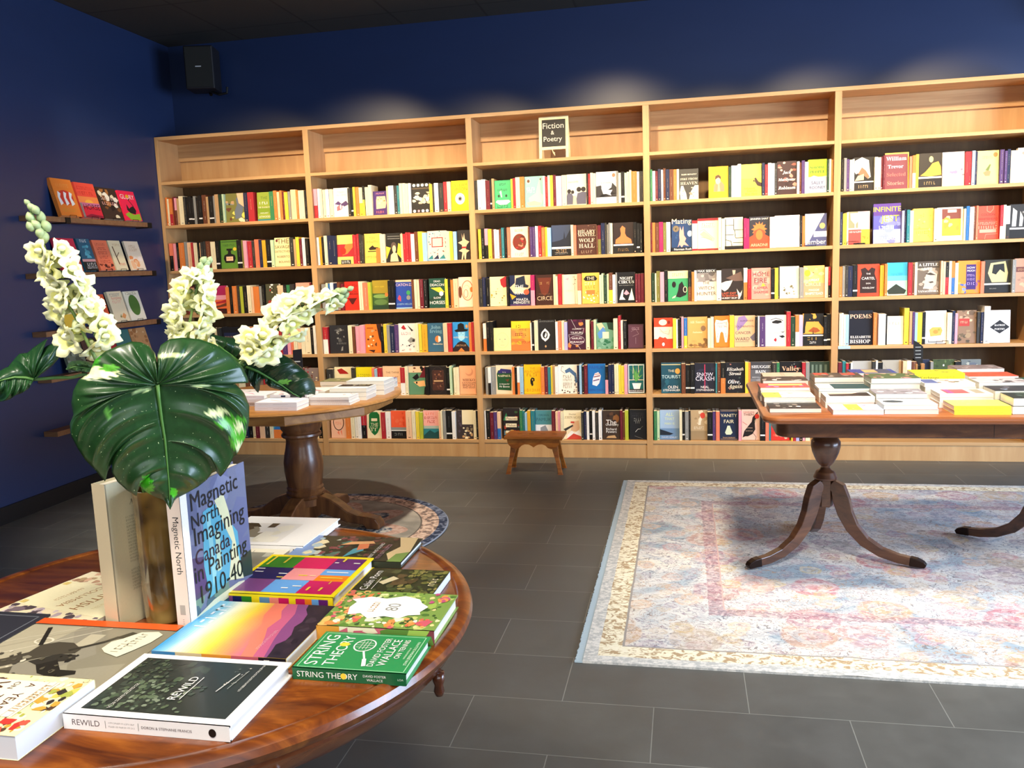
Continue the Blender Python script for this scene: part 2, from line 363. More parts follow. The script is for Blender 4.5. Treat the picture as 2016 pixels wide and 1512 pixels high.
# ------------------------------------------------------------------ shelved books
COVERS = """olivebeast|ol|olive cover with a grey animal|r 0 0 1 .45 #7a7a3a;b 0 0 1 .5 9 .12 ye,cr,br;p #6a7480 .5 .1 .8 .15 .95 .5 .8 .75 .6 .6 .45 .35;p #6a7480 .6 .6 .55 .8 .7 .95 .75 .7;b .0 .6 .45 1 5 .1 gy,tn,dg;p pe .7 .65 1 .5 1 1 .6 1
atwood|#93a634|lime green cover with white title lines|r 0 .25 1 .47 #7d9a20;k .5 .62 .7 wh 4;t .5 .8 .5 #5c7a1c THE;t .5 .47 .85 cr ^OR BASKET;t .5 .27 .6 wh MARGARET;t .5 .14 .8 wh ATWOOD;r 0 0 1 .06 te
perfume|#5b8a2e|green cover with a black perfume bottle|p bk .25 .2 .75 .2 .85 .35 .8 .47 .6 .52 .58 .62 .68 .64 .66 .7 .34 .7 .32 .64 .42 .62 .4 .52 .2 .47 .15 .35;r .3 .27 .7 .42 pe;k .5 .35 .3 mr 6;k .5 .82 .7 dn 10;r .05 .93 .95 .95 dn;e .82 .68 .1 .06 yl
savage|#e9dfa0|cream cover with big brown hand lettering|t .55 .88 .75 br THE;e .15 .9 .07 .05 mr;t .5 .68 .95 br SAVAGE;t .5 .52 .95 br DETECTIVES;t .55 .34 .8 br ROBERTO;t .6 .16 .7 br BOLANO
pinkdawn|#e86a3a|pink and orange dawn landscape cover|r 0 .62 1 1 mg;r 0 .5 1 .66 pk;p rd 0 .4 .6 .45 1 .52 1 .4 0 .33;p br 0 .25 .5 .3 1 .4 1 .28 0 .18;r 0 0 1 .18 #3a1a14;k .4 .1 .6 rd 13
dancers|#4b4a34|olive grey cover with red block title|b .3 .45 .9 1 12 .09 wh,cr,rd,bk;k .55 .35 .8 rd 8;r .2 .22 .95 .42 #a83a30;k .57 .32 .6 #4b4a34 6
pinktower|#e9a48e|pink sky cover with a dark tower|r 0 0 1 .2 dg;p dg .6 0 .9 0 .8 .5 .76 .7 .73 .5;b 0 .1 .5 .4 8 .07 or,bk,br
darkgreen|#1f3020|small dark green cover|k .5 .6 .7 lg 5;o .5 .3 .2 .12 .02 cr
nightblack|#12141c|wide black and navy cover|r .1 .5 .9 .8 nv;k .5 .65 .7 tn 14;k .5 .2 .5 gy 5
redspots|#8a7a78|grey cover with dark red spots|b 0 .3 1 1 16 .07 mr,br,cr,rd;k .5 .15 .8 mr 7
tealorange|#3a94a8|teal cover over an orange foot|r 0 0 1 .3 or;p bl 0 .3 .4 .5 1 .34 1 .3;k .5 .8 .6 wh 3
pinksketch|#f4ece4|white cover with a pink and violet sketch|p pu .05 .45 .3 .55 .5 .45 .8 .55 .98 .42 .7 .35 .4 .4;p #c76a72 .2 .2 .5 .25 .6 .35 .4 .42 .2 .35;e .45 .35 .05 .09 wh;e .6 .3 .05 .09 wh;k .5 .75 .7 pe 11;k .5 .85 .5 pe 7
purplepic|#43206a|small purple cover with a pale pink picture|p pe .2 .25 .85 .28 .92 .5 .85 .78 .25 .78 .2 .6;b .25 .35 .85 .75 8 .07 sm,cr,or;k .5 .9 .6 pk 10;k .5 .12 .6 sm 5
dots|#1c1712|black cover with rows of white dots|b 0 .3 1 .7 14 .12 cr,pe,wh;e .15 .93 .08 .05 wh;e .38 .93 .08 .05 wh;e .61 .93 .08 .05 wh;e .84 .93 .08 .05 wh;e .15 .06 .08 .05 wh;e .38 .06 .06 .04 pk;e .61 .06 .08 .05 wh;e .84 .06 .08 .05 wh;r 0 .8 1 .84 #5a4a34;r 0 .22 1 .26 #1c1712
gibson|#f2dc10|yellow cover with an eye in a white circle|t .5 .85 .85 #8a7a10 WILLIAM;t .5 .72 .85 #8a7a10 GIBSON;e .5 .4 .28 .19 wh;e .5 .4 .12 .08 #8a8a80;e .5 .4 .06 .04 bk;k .5 .1 .7 #b0a010 11
redhill|#f0dc70|cream cover with a red painted hill|r 0 .25 1 .68 rd;p or .3 .3 .6 .35 1 .6 1 .7 .5 .68;r .2 0 .8 .14 dg;k .5 .07 .5 wh 5;e .35 .45 .18 .12 #c02818
ingredients|#f0cc58|yellow cover with a black hill drawing|k .5 .85 .35 or 4;k .5 .72 .75 #b08030 9;p #2a1a10 .25 .5 .5 .6 .6 .54 .85 .52 .8 .45 .3 .44;r .2 .38 .85 .41 #2a1a10;k .5 .2 .85 or 10;r .7 0 1 .5 or
yellowblack|#1b1916|black and yellow cover with a dark haired woman|p yl 0 .1 .3 .5 0 .55;p yl .7 .3 1 .1 1 .6 .8 .65;e .5 .55 .18 .14 #5a4a40;e .52 .45 .12 .13 pe;p pe .25 .02 .8 .02 .7 .3 .5 .35 .3 .25;r .1 .8 .9 .82 gy;r .1 .88 .9 .9 gy
folk|#f0d8c0|patterned folk cover with a red framed square|b 0 .2 1 1 40 .035 rd,br,te;r .22 .45 .82 .78 rd;r .27 .48 .77 .75 cr;p te 0 .05 .25 .2 .3 .05;p nv .3 .05 .55 .2 .6 .05;p te .6 .05 .85 .2 .95 .05;r 0 0 1 .04 #9ad0e8
rabbit|#24201e|black cover with a figure in a rabbit suit|p pe .35 .9 .45 .7 .55 .9 .6 .7 .7 .66 .95 .6 .75 .5 .65 .35 .95 .3 .7 .22 .65 0 .55 0 .5 .2 .4 0 .3 0 .38 .25 .1 .3 .4 .38 .35 .5 .05 .58 .4 .65;r .35 .38 .7 .44 rd
redblack|#e02818|red cover with black lettering and a triangle|k .5 .85 .8 #50100c 8;p #50100c .15 .42 .85 .42 .75 .38 .55 .2 .45 .2 .25 .38;k .5 .62 .7 #50100c 7;r .1 .55 .9 .57 #50100c
olivelake|#a08a28|olive yellow cover with a green lake|r 0 0 1 .55 #3c5a2a;e .5 .45 .45 .07 #7a9a50;e .5 .25 .4 .1 #5a7a40;e .85 .5 .1 .07 or;r 0 0 1 .14 dn;k .45 .78 .6 yl 13
catch|#2848a0|blue cover with a big white number title|t .5 .83 .98 #f0c8c0 CATCH-22;r 0 .93 1 1 pe;p #e04858 .1 .35 .2 .48 .3 .42 .3 .25 .2 .28;e .75 .55 .12 .08 #40a060;e .75 .38 .12 .08 gy;t .5 .15 .9 lb JOSEPH HELLER;r 0 0 1 .04 lb
horses|#1c4a3c|dark green cover with white block title|t .5 .9 .4 wh DEAD;t .5 .78 .85 wh DEACON;p yl .1 .68 .7 .7 1 .5 .6 .52;p dn 0 .3 1 .55 1 .35 0 .2;e .75 .48 .13 .08 wh;t .5 .34 .45 wh SLOW;t .5 .18 .92 wh HORSES
peachcircles|#f4dcc0|cream cover with concentric peach circles|o .6 .55 .42 .34 .06 sm;o .55 .5 .28 .24 .05 pe;o .5 .45 .16 .14 .04 sm;e .9 .58 .12 .09 or;e .1 .5 .12 .2 br
wolves|#26262a|wide dark grey cover with pale wolf print|b .35 .4 .75 .95 14 .08 gy,dg,#555;k .5 .82 .5 gy 12;k .6 .35 .5 gy 11;p gy .55 .08 .65 .1 .66 .25 .6 .22
orangefolk|#e07a28|orange cover with dark animal figures|b .1 .15 .7 .8 14 .08 br,cr,tn,#5a1c10;p #3a1c14 .7 1 1 1 1 .3 .85 .5;r .1 .85 .5 .88 #a04010;p #3a1c14 .15 .1 .6 .1 .5 0
birds|#eee4de|pale cover with grey and red birds|p gy .5 .4 .7 .52 .95 .45 .85 .35 .65 .32;e .85 .4 .08 .05 dg;p rd .15 .85 .3 .95 .45 .8 .3 .78;p dg .5 .95 .85 .75 .75 .72 .6 .85;b .1 .05 .9 .3 12 .05 gy,#d8b8b0,dg;k .45 .65 .6 #c88a8a 5
johni|#34607a|steel blue cover with an orange oval|t .5 .85 .6 #7ea8b8 ^John;t .5 .7 .75 #7ea8b8 ^Irving;e .62 .44 .18 .12 or;p wh .64 .33 .8 .38 .78 .52 .64 .55;t .6 .27 .6 cr ^Memories
bowler|#2f8fd0|bright blue cover with a bowler hat portrait|p bk .1 .72 .3 .76 .32 .92 .5 .97 .68 .92 .72 .76 .95 .74 .85 .68 .2 .66;e .85 .85 .08 .06 tn;p #9ad8f0 .3 .66 .75 .66 .7 .42 .5 .35 .35 .42;o .4 .62 .09 .06 .01 nv;o .62 .62 .09 .06 .01 nv;k .5 .48 .9 cr 14;p #2a1a18 0 .1 .3 .3 .5 .35 .75 .3 1 .1 1 0 0 0;t .5 .2 .6 tn ARTHUR;p or .3 0 .5 .12 .7 0
swoosh|#eee0b0|cream cover with a dark red swoosh|p #a82018 .15 .9 .4 .95 .7 .82 .8 .75 .3 .75;k .5 .5 .6 br 15;k .5 .3 .5 br 5
yellowtop|#e8d818|bright yellow cover above the white books|k .5 .7 .8 #b0a010 7;k .5 .4 .6 bk 5
thinking|#eec094|peach cover with thin dark capitals|t .55 .78 .75 #7a4a2a THE THINK;k .5 .6 .75 #b07a50 8;r 0 .4 1 .42 sm
greendog|#5c8a68|green and pink cover with a pale dog shape|r 0 .78 1 1 pe;b .1 .8 .9 1 6 .08 bk,br;p bk .2 .6 .5 .75 .6 .6 .4 .5;p #f0b878 .25 .45 .9 .5 .95 .3 .6 .28;e .45 .42 .05 .04 bk;p mr .6 .6 .95 1 1 1 1 .6;p bk .85 0 1 0 1 .3 .9 .25
ornate|#201a18|black cover with a brown ornate panel|r .18 .15 .85 .85 #4a2a20;b .2 .2 .82 .82 22 .06 #8a5a40,#2a1a14,#6a4030;r .25 .45 .8 .5 tn;o .5 .5 .45 .46 .015 #4a3a30
mieko|#eeaa7c|peach cover with brown dotted lettering|e .6 .78 .24 .14 #d89068;e .55 .82 .2 .12 #eeaa7c;t .55 .5 .75 br ^MIEKO;t .55 .4 .8 br KAWAKAMI;t .55 .32 .75 br BREASTS;t .55 .24 .75 br AND EGGS
pinkring|#ecb898|pink cover with a black brush ring|o .5 .58 .36 .3 .05 #3a1a14;p sm .4 .2 .5 .3 .55 .1;p sm .6 .25 .7 .3 .72 .08;k .5 .55 .4 sm 4
greenshield|#f0e0b8|cream cover with a green shield|p #1c6c34 .15 .85 .3 .95 .7 .95 .85 .85 .88 .4 .7 .2 .5 .1 .3 .2 .12 .4;r .3 .62 .7 .72 cr;t .5 .5 .5 cr THE;k .5 .4 .55 cr 4;k .5 .3 .45 cr 2
orangeblack|#e85a34|orange cover above a black lower band|r 0 0 1 .28 bk;r 0 .27 1 .3 wh;r 0 .3 1 .4 gy;b .1 .45 .9 .95 9 .12 #e86a44,#d84a28;k .5 .15 .6 gy 5
pinkteal|#efa89c|pink and teal cover with red lettering|r 0 0 1 .45 te;p #1c4a4a 0 .1 .4 .3 .7 .2 1 .28 1 0 0 0;r 0 .35 1 .45 #a8b8a8;k .45 .88 .6 sm 4;k .5 .74 .85 #c05040 9;k .5 .6 .5 #c05040 4
statue|#3a3030|dark cover with a cream block and pale figures|r .3 .5 1 1 cr;b .3 .0 .95 .45 16 .09 cr,tn,#8a7a60;b 0 .2 .3 .9 6 .07 #504450
whitequill|#35a468|green cover with a white quill and boat|r .05 .04 .95 .96 #40b070;p wh .3 .6 .4 .4 .45 .4 .4 .65;p wh .15 .3 .85 .3 .95 .24 .7 .14 .3 .14 .05 .24;e .7 .45 .06 .05 dn;e .25 .45 .06 .05 dn;k .5 .86 .4 dn 5;k .5 .66 .6 dn 7;k .5 .08 .7 dn 7
creamship|#88c4b4|pale teal cover with a cream ship|p cr .3 .1 .9 .1 1 .35 .85 .45 .8 .9 .7 .7 .6 .45 .2 .3;p pe .1 .15 .5 .2 .9 .12 .8 .05 .2 .05;o .2 .85 .12 .09 .02 cr;e .2 .85 .07 .05 br;k .35 .6 .5 wh 4;k .35 .52 .4 wh 4;p br .8 .9 .9 .95 .88 .85
backs|#f0e4c4|cream cover with the backs of dark haired people|p #5a5868 0 .02 .3 .02 .35 .25 .25 .38 .05 .4 0 .3;p #5a5868 .5 .02 .98 .02 1 .4 .8 .42 .55 .38 .48 .2;e .12 .45 .1 .07 #241c1c;e .3 .42 .08 .06 #241c1c;e .62 .5 .12 .08 #241c1c;e .85 .5 .12 .08 #241c1c;p pe .3 .02 .5 .02 .46 .3 .33 .3;k .35 .75 .55 #c8b060 10
bluebird|#f4f0ee|white cover with a dark wood and pale star light|r 0 .2 1 .4 #3a3638;p #2c2a2c 0 .25 0 .55 .25 .58 .3 .4 1 .3 1 .5 .8 .65 .75 .5 .8 .3 1 .2 .1 .2;p wh .25 .5 .45 .45 .55 .52 .6 .42 .8 .42 .7 .3 .75 .24 .5 .3 .35 .3;t .5 .65 .55 #8a5a50 ^BLUEBIRD;t .5 .54 .45 gy BLUEBIRD;e .87 .88 .08 .06 sm
redburst|#f0e2c2|cream cover with a dark red burst circle|e .5 .5 .38 .27 #7c2c1c;b .2 .3 .8 .7 12 .1 rd,#5a1c14,sm,br;k .5 .88 .5 or 7;k .5 .1 .5 gy 5
bluetower|#3a4660|dark blue sky cover with a black tower|p #1c2230 0 .45 .4 .5 .6 .55 .65 .8 .7 .55 1 .9 1 .2 0 .2;r 0 .0 1 .24 bk;r 0 .22 1 .29 wh;k .5 .15 .55 tn 5;k .5 .08 .7 gy 10
wolfhall|#4c281c|dark brown cover with pale capital lines|b 0 0 1 1 30 .03 #8a6a50,#2c1410;t .5 .77 .9 #d8c8b0 ^HILARY;t .5 .66 .9 #d8c8b0 ^MANTEL;t .5 .48 .8 #d8c8b0 ^WOLF;t .5 .3 .8 #d8c8b0 ^HALL;k .5 .1 .6 #a08a70 5
orangebust|#2a1a16|dark cover with an orange bust figure|p #e87c44 .1 .32 .12 .45 .35 .56 .38 .65 .34 .8 .45 .9 .6 .82 .58 .65 .65 .55 .88 .45 .92 .32;r 0 .25 1 .3 wh;r 0 0 1 .25 bk;k .5 .12 .55 #8a6a40 6
redpoppy|#f2e4ac|cream cover with a red poppy and green leaves|p rd .6 .9 .9 1 1 1 1 .65 .8 .62 .65 .72;b .05 .05 .95 .6 10 .05 #a08a30,#c89a30,ol;k .4 .5 .5 tn 11
mengiste|#1c2444|navy cover with a hat and white title|p pe 0 .6 .25 .75 .25 1 1 1 1 .6 .6 .4 .2 .4;p #20283c .25 .62 .3 .9 .7 .98 .75 .7 .9 .65 .85 .58 .5 .6;t .45 .62 .4 wh THE;t .5 .52 .5 wh SHADOW;t .5 .42 .5 wh KING;e .78 .44 .13 .09 #e86040;p my 0 .4 .3 .3 .1 .2;t .58 .2 .55 wh MAAZA;t .55 .1 .75 wh MENGISTE;r 0 0 1 .04 pu
circe|#3c1c10|dark brown cover with gold capitals|p #6a2c18 .1 .9 .9 .9 .7 .4 .5 .3 .3 .4;t .5 .22 .85 #d8b890 CIRCE;k .5 .36 .65 #8a5a3a 15;k .3 .72 .15 #c8a060 2;k .7 .72 .15 #c8a060 2
herbs|#f6dcc0|cream cover with thin dried herbs|l #3a2c28 .02 .85 0 .8 .95;b .72 .65 .9 .95 6 .04 #3a2c28;p #c0a0b0 .2 .85 .45 .9 .4 .8;k .5 .45 .5 #e0b090 7;r 0 0 .1 1 pe
goldcover|#e8b850|gold cover with white flower pattern|p bk .1 .8 .25 .9 .75 .9 .9 .8 .8 .74 .2 .74;t .5 .82 .45 cr THE;k .5 .65 .7 cr 4;k .5 .54 .6 #c89030 4;b .05 .05 .95 .4 24 .05 cr,wh,#c89030;r .25 .3 .75 .44 or
circus|#0c0c10|black cover with white circus figures|t .5 .8 .75 wh ^NIGHT;t .5 .68 .88 wh ^CIRCUS;t .5 .57 .8 gy ERIN MORGENSTERN;p wh .1 .1 .25 .4 .35 .45 .3 .2 .45 .1;p wh .6 .08 .95 .08 .85 .35 .8 .48 .75 .35;p pk .35 .3 .5 .42 .68 .3 .5 .25
linedface|#f4e8a0|small cream cover with a line drawn face|o .5 .45 .36 .34 .012 #b8b080;e .35 .5 .04 .02 gy;e .65 .5 .04 .02 gy;l gy .01 .5 .5 .47 .38 .55 .37;l gy .012 .38 .25 .62 .25
calligraphy|#f0a040|yellow to orange cover with fine script|r 0 .75 1 1 #f0cc28;r 0 0 1 .4 #f07a38;b 0 .2 1 .9 12 .14 #f09c38,#f0b030,#f08a48;k .4 .82 .3 br 3;k .6 .7 .4 br 6;k .5 .54 .6 br 6;k .65 .28 .7 br 10
ornament|#1e1c1c|black cover with a white ornament|p wh .4 .72 .6 .6 .68 .5 .6 .38 .4 .28 .2 .38 .14 .5 .2 .6;e .4 .5 .15 .12 #1e1c1c;p wh .35 .45 .45 .6 .5 .5 .42 .4;e .42 .12 .05 .04 tn;k .5 .95 .85 gy 17
murakami|#3c1428|dark plum cover with white framed title|b 0 0 1 1 12 .15 #7a1c40,#2c1030,#d08040,#5a1a3a;l wh .012 .2 1 .45 .7 .9 .7 .8 .5 .05 .5 .1 .3;t .5 .68 .5 wh COLORLESS;t .5 .56 .7 wh TSUKURU;r .12 .17 .9 .45 #4c1834;o .5 .31 .42 .15 .012 wh;t .5 .37 .55 wh HARUKI;t .5 .25 .75 wh MURAKAMI;l wh .012 .5 .17 .7 0
blueflower|#6a9a80|green leaf cover with a blue flower|b 0 0 1 .45 16 .12 #2c6a48,#4a8a60,#8ab49c;p pe 0 .95 .3 1 .5 .8 .2 .7;p #5a90c8 .05 .6 .4 .85 .55 .65 .45 .45 .15 .4;p dn .6 1 1 1 1 .7 .7 .75;r .35 .4 .72 .65 cr
plumcover|#4a2c34|small dark plum cover with a thin drawing|r .05 .05 .95 .95 #5a3440;l #b89aa0 .01 .2 .7 .5 .8 .7 .6 .3 .5;l #b89aa0 .012 .5 .2 .5 .45;k .5 .82 .5 #a88890 5
naipaul|#e2d2b0|beige cover with a dark green panel|p #1c4c28 .1 .15 .9 .12 .93 .75 .8 .85 .15 .82 .06 .7;p #342c6c .1 .72 .92 .72 .9 .84 .3 .88;t .5 .75 .2 cr ^V. S.;t .5 .63 .75 cr ^NAIPAUL;p br .55 .5 .8 .52 .7 .42;t .5 .35 .6 wh A House for;t .5 .26 .6 wh Mr Biswas
yellowhead|#eeb810|golden yellow cover with a black head|t .5 .87 .3 #b08010 THE;k .5 .75 .9 #c07810 9;k .5 .64 .7 #c07810 4;p bk .38 .35 .36 .48 .45 .56 .6 .54 .62 .45 .52 .42 .54 .3 .46 .26;e .5 .48 .04 .03 my;k .5 .13 .9 #c07810 9
peacock|#f0e6d8|cream cover with a blue peacock|p #4a6a90 .35 .8 .6 .9 .95 .7 1 .4 .9 .35 .85 .6 .6 .75 .4 .7;l #4a3a30 .02 .35 .7 .15 .8 .2 .95 .3 .92;b .1 .02 .95 .15 14 .04 dg,#6a5040;b .85 .1 1 .6 8 .04 #6a5040,dg;k .5 .6 .5 #9a8a70 4;k .5 .48 .5 #9a8a70 6;k .5 .34 .5 #9a8a70 6;k .5 .24 .5 #9a8a70 5
blueshell|#1868b0|blue cover with a striped shell|p #e8e0e8 .25 .3 .5 .25 .65 .35 .75 .6 .6 .72 .4 .68 .28 .5;p #8a5a60 .35 .58 .7 .62 .7 .58 .33 .54;p #6a5a80 .3 .45 .65 .5 .66 .46 .3 .41;p #c08a70 .4 .66 .7 .68 .7 .65 .38 .63;t .5 .88 .85 #2850a0 PAMUK;t .5 .12 .85 #2850a0 BEN OKRI
orwell|#186060|dark teal cover with a potted plant|r .03 .02 .97 .05 wh;r .03 .95 .97 .98 wh;r .03 .02 .07 .98 wh;r .93 .02 .97 .98 wh;r .3 .45 .33 .98 cr;r .62 .45 .65 .98 cr;r .07 .45 .93 .47 cr;p #60a050 .45 .4 .2 .8 .12 .85 .4 .6 .3 .95 .48 .7 .5 .95 .56 .65 .85 .92 .6 .55 .9 .65 .55 .42;p wh .25 .35 .8 .35 .7 .15 .35 .15;r .07 .05 .93 .15 dg;t .5 .09 .85 wh GEORGE ORWELL
melon|#241e1c|black cover with white framed food labels|b .05 .1 .95 .9 16 .12 #a03c28,#5a8090,#c08a40,#3a5a38,#7a2a20;p gn 0 .6 .2 .85 .3 .6;r .15 .6 .85 .72 cr;t .5 .66 .6 #5a2a18 Peaces;r .15 .38 .8 .5 cr;t .48 .44 .5 #5a2a18 Melon;r .15 .2 .5 .27 cr
pamuk|#4a8890|teal cover with white lower half|r 0 0 1 .5 #e8e8ea;t .5 .83 .6 #2c5c68 ORHAN;t .5 .68 .9 #2c5c68 PAMUK;p #8a9098 .3 .4 .6 .48 .75 .3 .8 0 .3 0;b .3 .0 .9 .3 8 .08 #7a8088,pe
zhivago|#eedfb8|cream cover with a red collared figure|t .5 .87 .4 #9a8a68 ^Doctor;t .5 .76 .88 #b09a70 ^ZHIVAGO;p #dcb088 .4 .3 .45 .5 .6 .62 .85 .65 .9 .4 .8 .25;p dg 0 .35 .5 .5 .55 .46 .1 .28;p wh .2 .15 .45 .3 .6 .22 .85 .32 .98 .2 .98 0 .2 0;p #c84838 .15 0 .55 .2 .98 .1 .98 0;r .4 .56 .6 .62 #c84838
powers|#3c2c20|dark brown cover with a tan moon and white title|e .78 .72 .18 .14 #8a5a30;b .1 .5 .8 .95 8 .1 #5a3c28,#2c1c14;t .5 .6 .6 wh The;t .55 .5 .75 wh Overstory;t .5 .36 .6 wh Richard;t .5 .27 .6 wh Powers;p tn .2 .05 .8 .05 .7 .15 .3 .12
blacksilver|#16161a|black cover with a small silver mark|k .5 .85 .75 #34343a 8;k .5 .76 .75 #34343a 6;k .5 .66 .5 gy 4;k .5 .58 .3 gy 3;l wh .02 .35 .25 .5 .35 .65 .35;l gy .012 .6 .35 .8 .45;l gy .012 .3 .12 .8 .02
heaven|#3a3832|charcoal cover with marble statues|p #e8e0c8 .05 0 .4 0 .35 .2 .25 .35 .2 .45 .08 .45 .02 .25;p #e8e0c8 .5 0 1 0 1 .45 .8 .45 .6 .25;b 0 0 1 .4 10 .06 #b8b098,#8a8470;t .5 .82 .8 #e8e0c8 ^MARY RENAULT;t .5 .67 .9 #c8c0a8 ^FIRE FROM;t .5 .53 .9 #c8c0a8 ^HEAVEN
yellowwoman|#f0b820|yellow cover with a drawn woman in grey|p #8a8460 .25 .2 .28 .4 .4 .52 .65 .52 .8 .4 .8 .2;e .48 .55 .13 .12 pe;p #5a3a24 .32 .58 .35 .7 .5 .74 .62 .68 .64 .58 .5 .65;p #f0a080 .45 .2 .6 .2 .55 .45 .48 .45;k .5 .87 .8 #d89c10 7
gursky|#f2d848|yellow cover with a dark bird|r 0 .55 1 1 #eedc58;p #3c2420 .65 .55 .7 .42 .8 .32 1 .28 1 .4 .85 .45 .72 .58;p #3c2420 .62 .52 .58 .45 .7 .45;t .4 .25 .55 #c8981c ~Solomon;t .55 .16 .5 #c8981c ~Gursky;t .5 .07 .6 #c8981c ~Was Here
jack|#3a2020|dark brown cover with pink blossom and white script|b 0 0 1 1 22 .1 #e0907c,#2c1414,#f0b8a0,#b05a4c,#2c1414;t .5 .66 .45 wh ~Jack;t .5 .44 .9 wh ~Marilynne;t .5 .2 .9 wh ~Robinson
normal|#a8d820|lime and grey cover with spaced black capitals|r 0 0 1 .48 #b0b0c0;t .5 .76 .8 dn ^NORMAL;t .5 .63 .8 dn ^PEOPLE;p lg .0 .45 .3 .52 .6 .47 1 .5 1 .46 0 .44;t .5 .3 .65 nv SALLY;t .5 .16 .85 nv ROONEY
mating|#1c3c68|dark blue cover with a pink upside down figure|t .5 .93 .95 #f0dcb0 Mating;p #e8a090 .42 .8 .5 .65 .58 .8 .62 .5 .72 .4 .65 .3 .85 .15 .6 .2 .5 .12 .4 .2 .3 .12 .4 .35 .38 .5;e .22 .72 .16 .1 #7a6a50;p bk .18 .72 .26 .76 .22 .66;e .9 .55 .12 .1 #a8c0d8;p #0c1420 0 0 1 0 1 .12 0 .12;t .55 .06 .85 wh Norman Rush;b 0 .4 .3 .6 5 .05 #2c5080
horse|#f4ecb4|cream cover with a sketched horse head|r 0 .92 1 1 #8a2028;r 0 0 1 .05 #8a2028;p #d8a890 .1 .5 .3 .6 .5 .5 .75 .35 .7 .3 .5 .35 .3 .4;l #a87a60 .015 .1 .6 .3 .65 .55 .5 .8 .35 .75 .28 .4 .38 .15 .42;k .5 .8 .6 gy 6;k .5 .72 .7 gy 14
stack|#e8dcb8|cream and black cover with stacked book shapes|r 0 .0 1 .1 bk;l bk .035 .05 .1 .05 .95;l bk .03 .5 .95 .5 .6;l bk .03 .05 .75 .5 .75;l bk .03 .5 .6 1 .6;l bk .03 .05 .45 .5 .45;l bk .03 .55 .6 .6 .35 1 .35;l bk .03 .05 .3 .35 .25 .4 .1;l bk .03 .45 .2 1 .2
ariadne|#2c2c34|dark cover with an orange sun head figure|t .5 .92 .9 wh JENNIFER SAINT;p #f07838 .5 .85 .55 .75 .68 .82 .66 .72 .82 .74 .74 .65 .9 .6 .76 .56 .85 .48 .7 .5 .3 .5 .15 .48 .24 .56 .1 .6 .26 .65 .18 .74 .34 .72 .32 .82 .45 .75;p #e04c2c 0 0 1 0 1 .35 .8 .42 .75 .55 .5 .62 .25 .55 .2 .42 0 .35;e .5 .42 .17 .16 #f07838;t .5 .1 .85 pe ARIADNE
whitegrid|#f6f4f0|white cover with faint rows of small capitals|k .5 .82 .8 #d8ccc0 7;k .5 .7 .8 #d8ccc0 6;k .5 .58 .8 #d8ccc0 6;k .5 .46 .8 #d8ccc0 5;k .5 .34 .8 #d8ccc0 6;k .5 .22 .8 #d8ccc0 6;k .5 .12 .8 #d8ccc0 5
ember|#4c5078|slate blue and white cover with a white word|p #f4f2f0 0 1 .9 1 .1 .05 0 .05;e .8 .62 .13 .09 #e8c070;r .4 .28 1 .45 #f4f2f0;t .55 .13 .85 wh ember
greenhead|#3c9c64|green cover with a black abstract head|r 0 .75 1 1 #f0dca8;p #1c1414 .4 .15 .5 .35 .55 .55 .7 .65 .8 .5 .95 .4 .9 .2 .6 .12;e .3 .55 .1 .1 #1c1414;p cr .25 .15 .4 .2 .35 .12 .2 .1;o .85 .38 .1 .1 .03 cr;k .5 .87 .6 #d8b070 6
witch|#e8d4bc|grey and cream cover with tall brown capitals|r 0 .6 1 1 #8a8480;b 0 .6 1 1 12 .14 #5c5654,#b8aca4,#746c68;r 0 .88 1 1 #2c2a2a;t .5 .94 .9 wh MAX SEECK;t .48 .56 .35 #5a3c34 THE;t .48 .4 .8 #5a3c34 WITCH;t .5 .22 .98 #5a3c34 HUNTER
lastexit|#2a201c|dark cover with pale hands and red title|p #e8dcc8 0 .55 .2 .6 .45 .62 .55 .68 .4 .45 .3 .35 .15 .28 0 .35;p #c0a890 .5 .95 .65 .95 .6 .7 .55 .72;p #e8dcc8 .7 .35 .85 .2 .95 .3 1 .5 .92 .15 .8 0;p #6c5448 .2 .7 .9 .9 1 .6 .6 .6;t .35 .21 .65 #e86c44 LAST EXIT;t .4 .13 .75 #e86c44 TO BROOKLYN;t .45 .05 .85 wh HUBERT SELBY JR.
homefire|#ee9484|coral cover with big dark spaced capitals|b .05 .1 .95 .9 14 .12 #f0a890,#e8b0a0,#d87c70;p #f0b83c .5 .4 .6 .52 .75 .42;t .5 .8 .85 #6c2c34 HOME;t .48 .6 .65 #6c2c34 FIRE;t .5 .36 .7 #7c3038 KAMILA;t .5 .22 .75 #7c3038 SHAMSIE
insects|#f4ecc8|cream cover with scattered dark insects|b .2 .1 .9 .35 8 .05 #6c6040,#9a8c60;p #6c6040 .5 .35 .6 .42 .7 .38 .6 .33;p #6c6040 .15 .25 .3 .32 .28 .22;p #6c6040 .3 .15 .4 .2 .4 .12;l gy .01 .05 .04 .95 .04
circle|#f0b468|pale orange cover with a white round title|r 0 0 1 .45 #f09c70;b 0 .4 1 1 10 .16 #f4c878,#f0dc90;e .18 .77 .15 .1 #f0b030;p br .4 .78 .5 .76 .48 .8;t .5 .55 .5 wh GREAT;t .45 .42 .75 #f8e4b0 CIRCLE;t .5 .24 .5 wh MAGGIE;t .5 .13 .85 wh SHIPSTEAD
apple|#e84424|red and cream cover with an apple and penguin oval|r 0 .3 1 .7 #f0e0c8;e .48 .85 .22 .1 #f0e0c8;e .8 .85 .08 .06 #8a2c1c;l #c08a70 .02 .3 .65 .5 .5 .8 .45 .85 .6;p #e84424 .2 .3 .3 .38 .5 .33 .6 .36 .7 .3;p bk .4 .08 .47 .2 .53 .2 .6 .08;e .5 .12 .07 .06 wh;t .5 .55 .4 #d8b8a0 Ali Smith
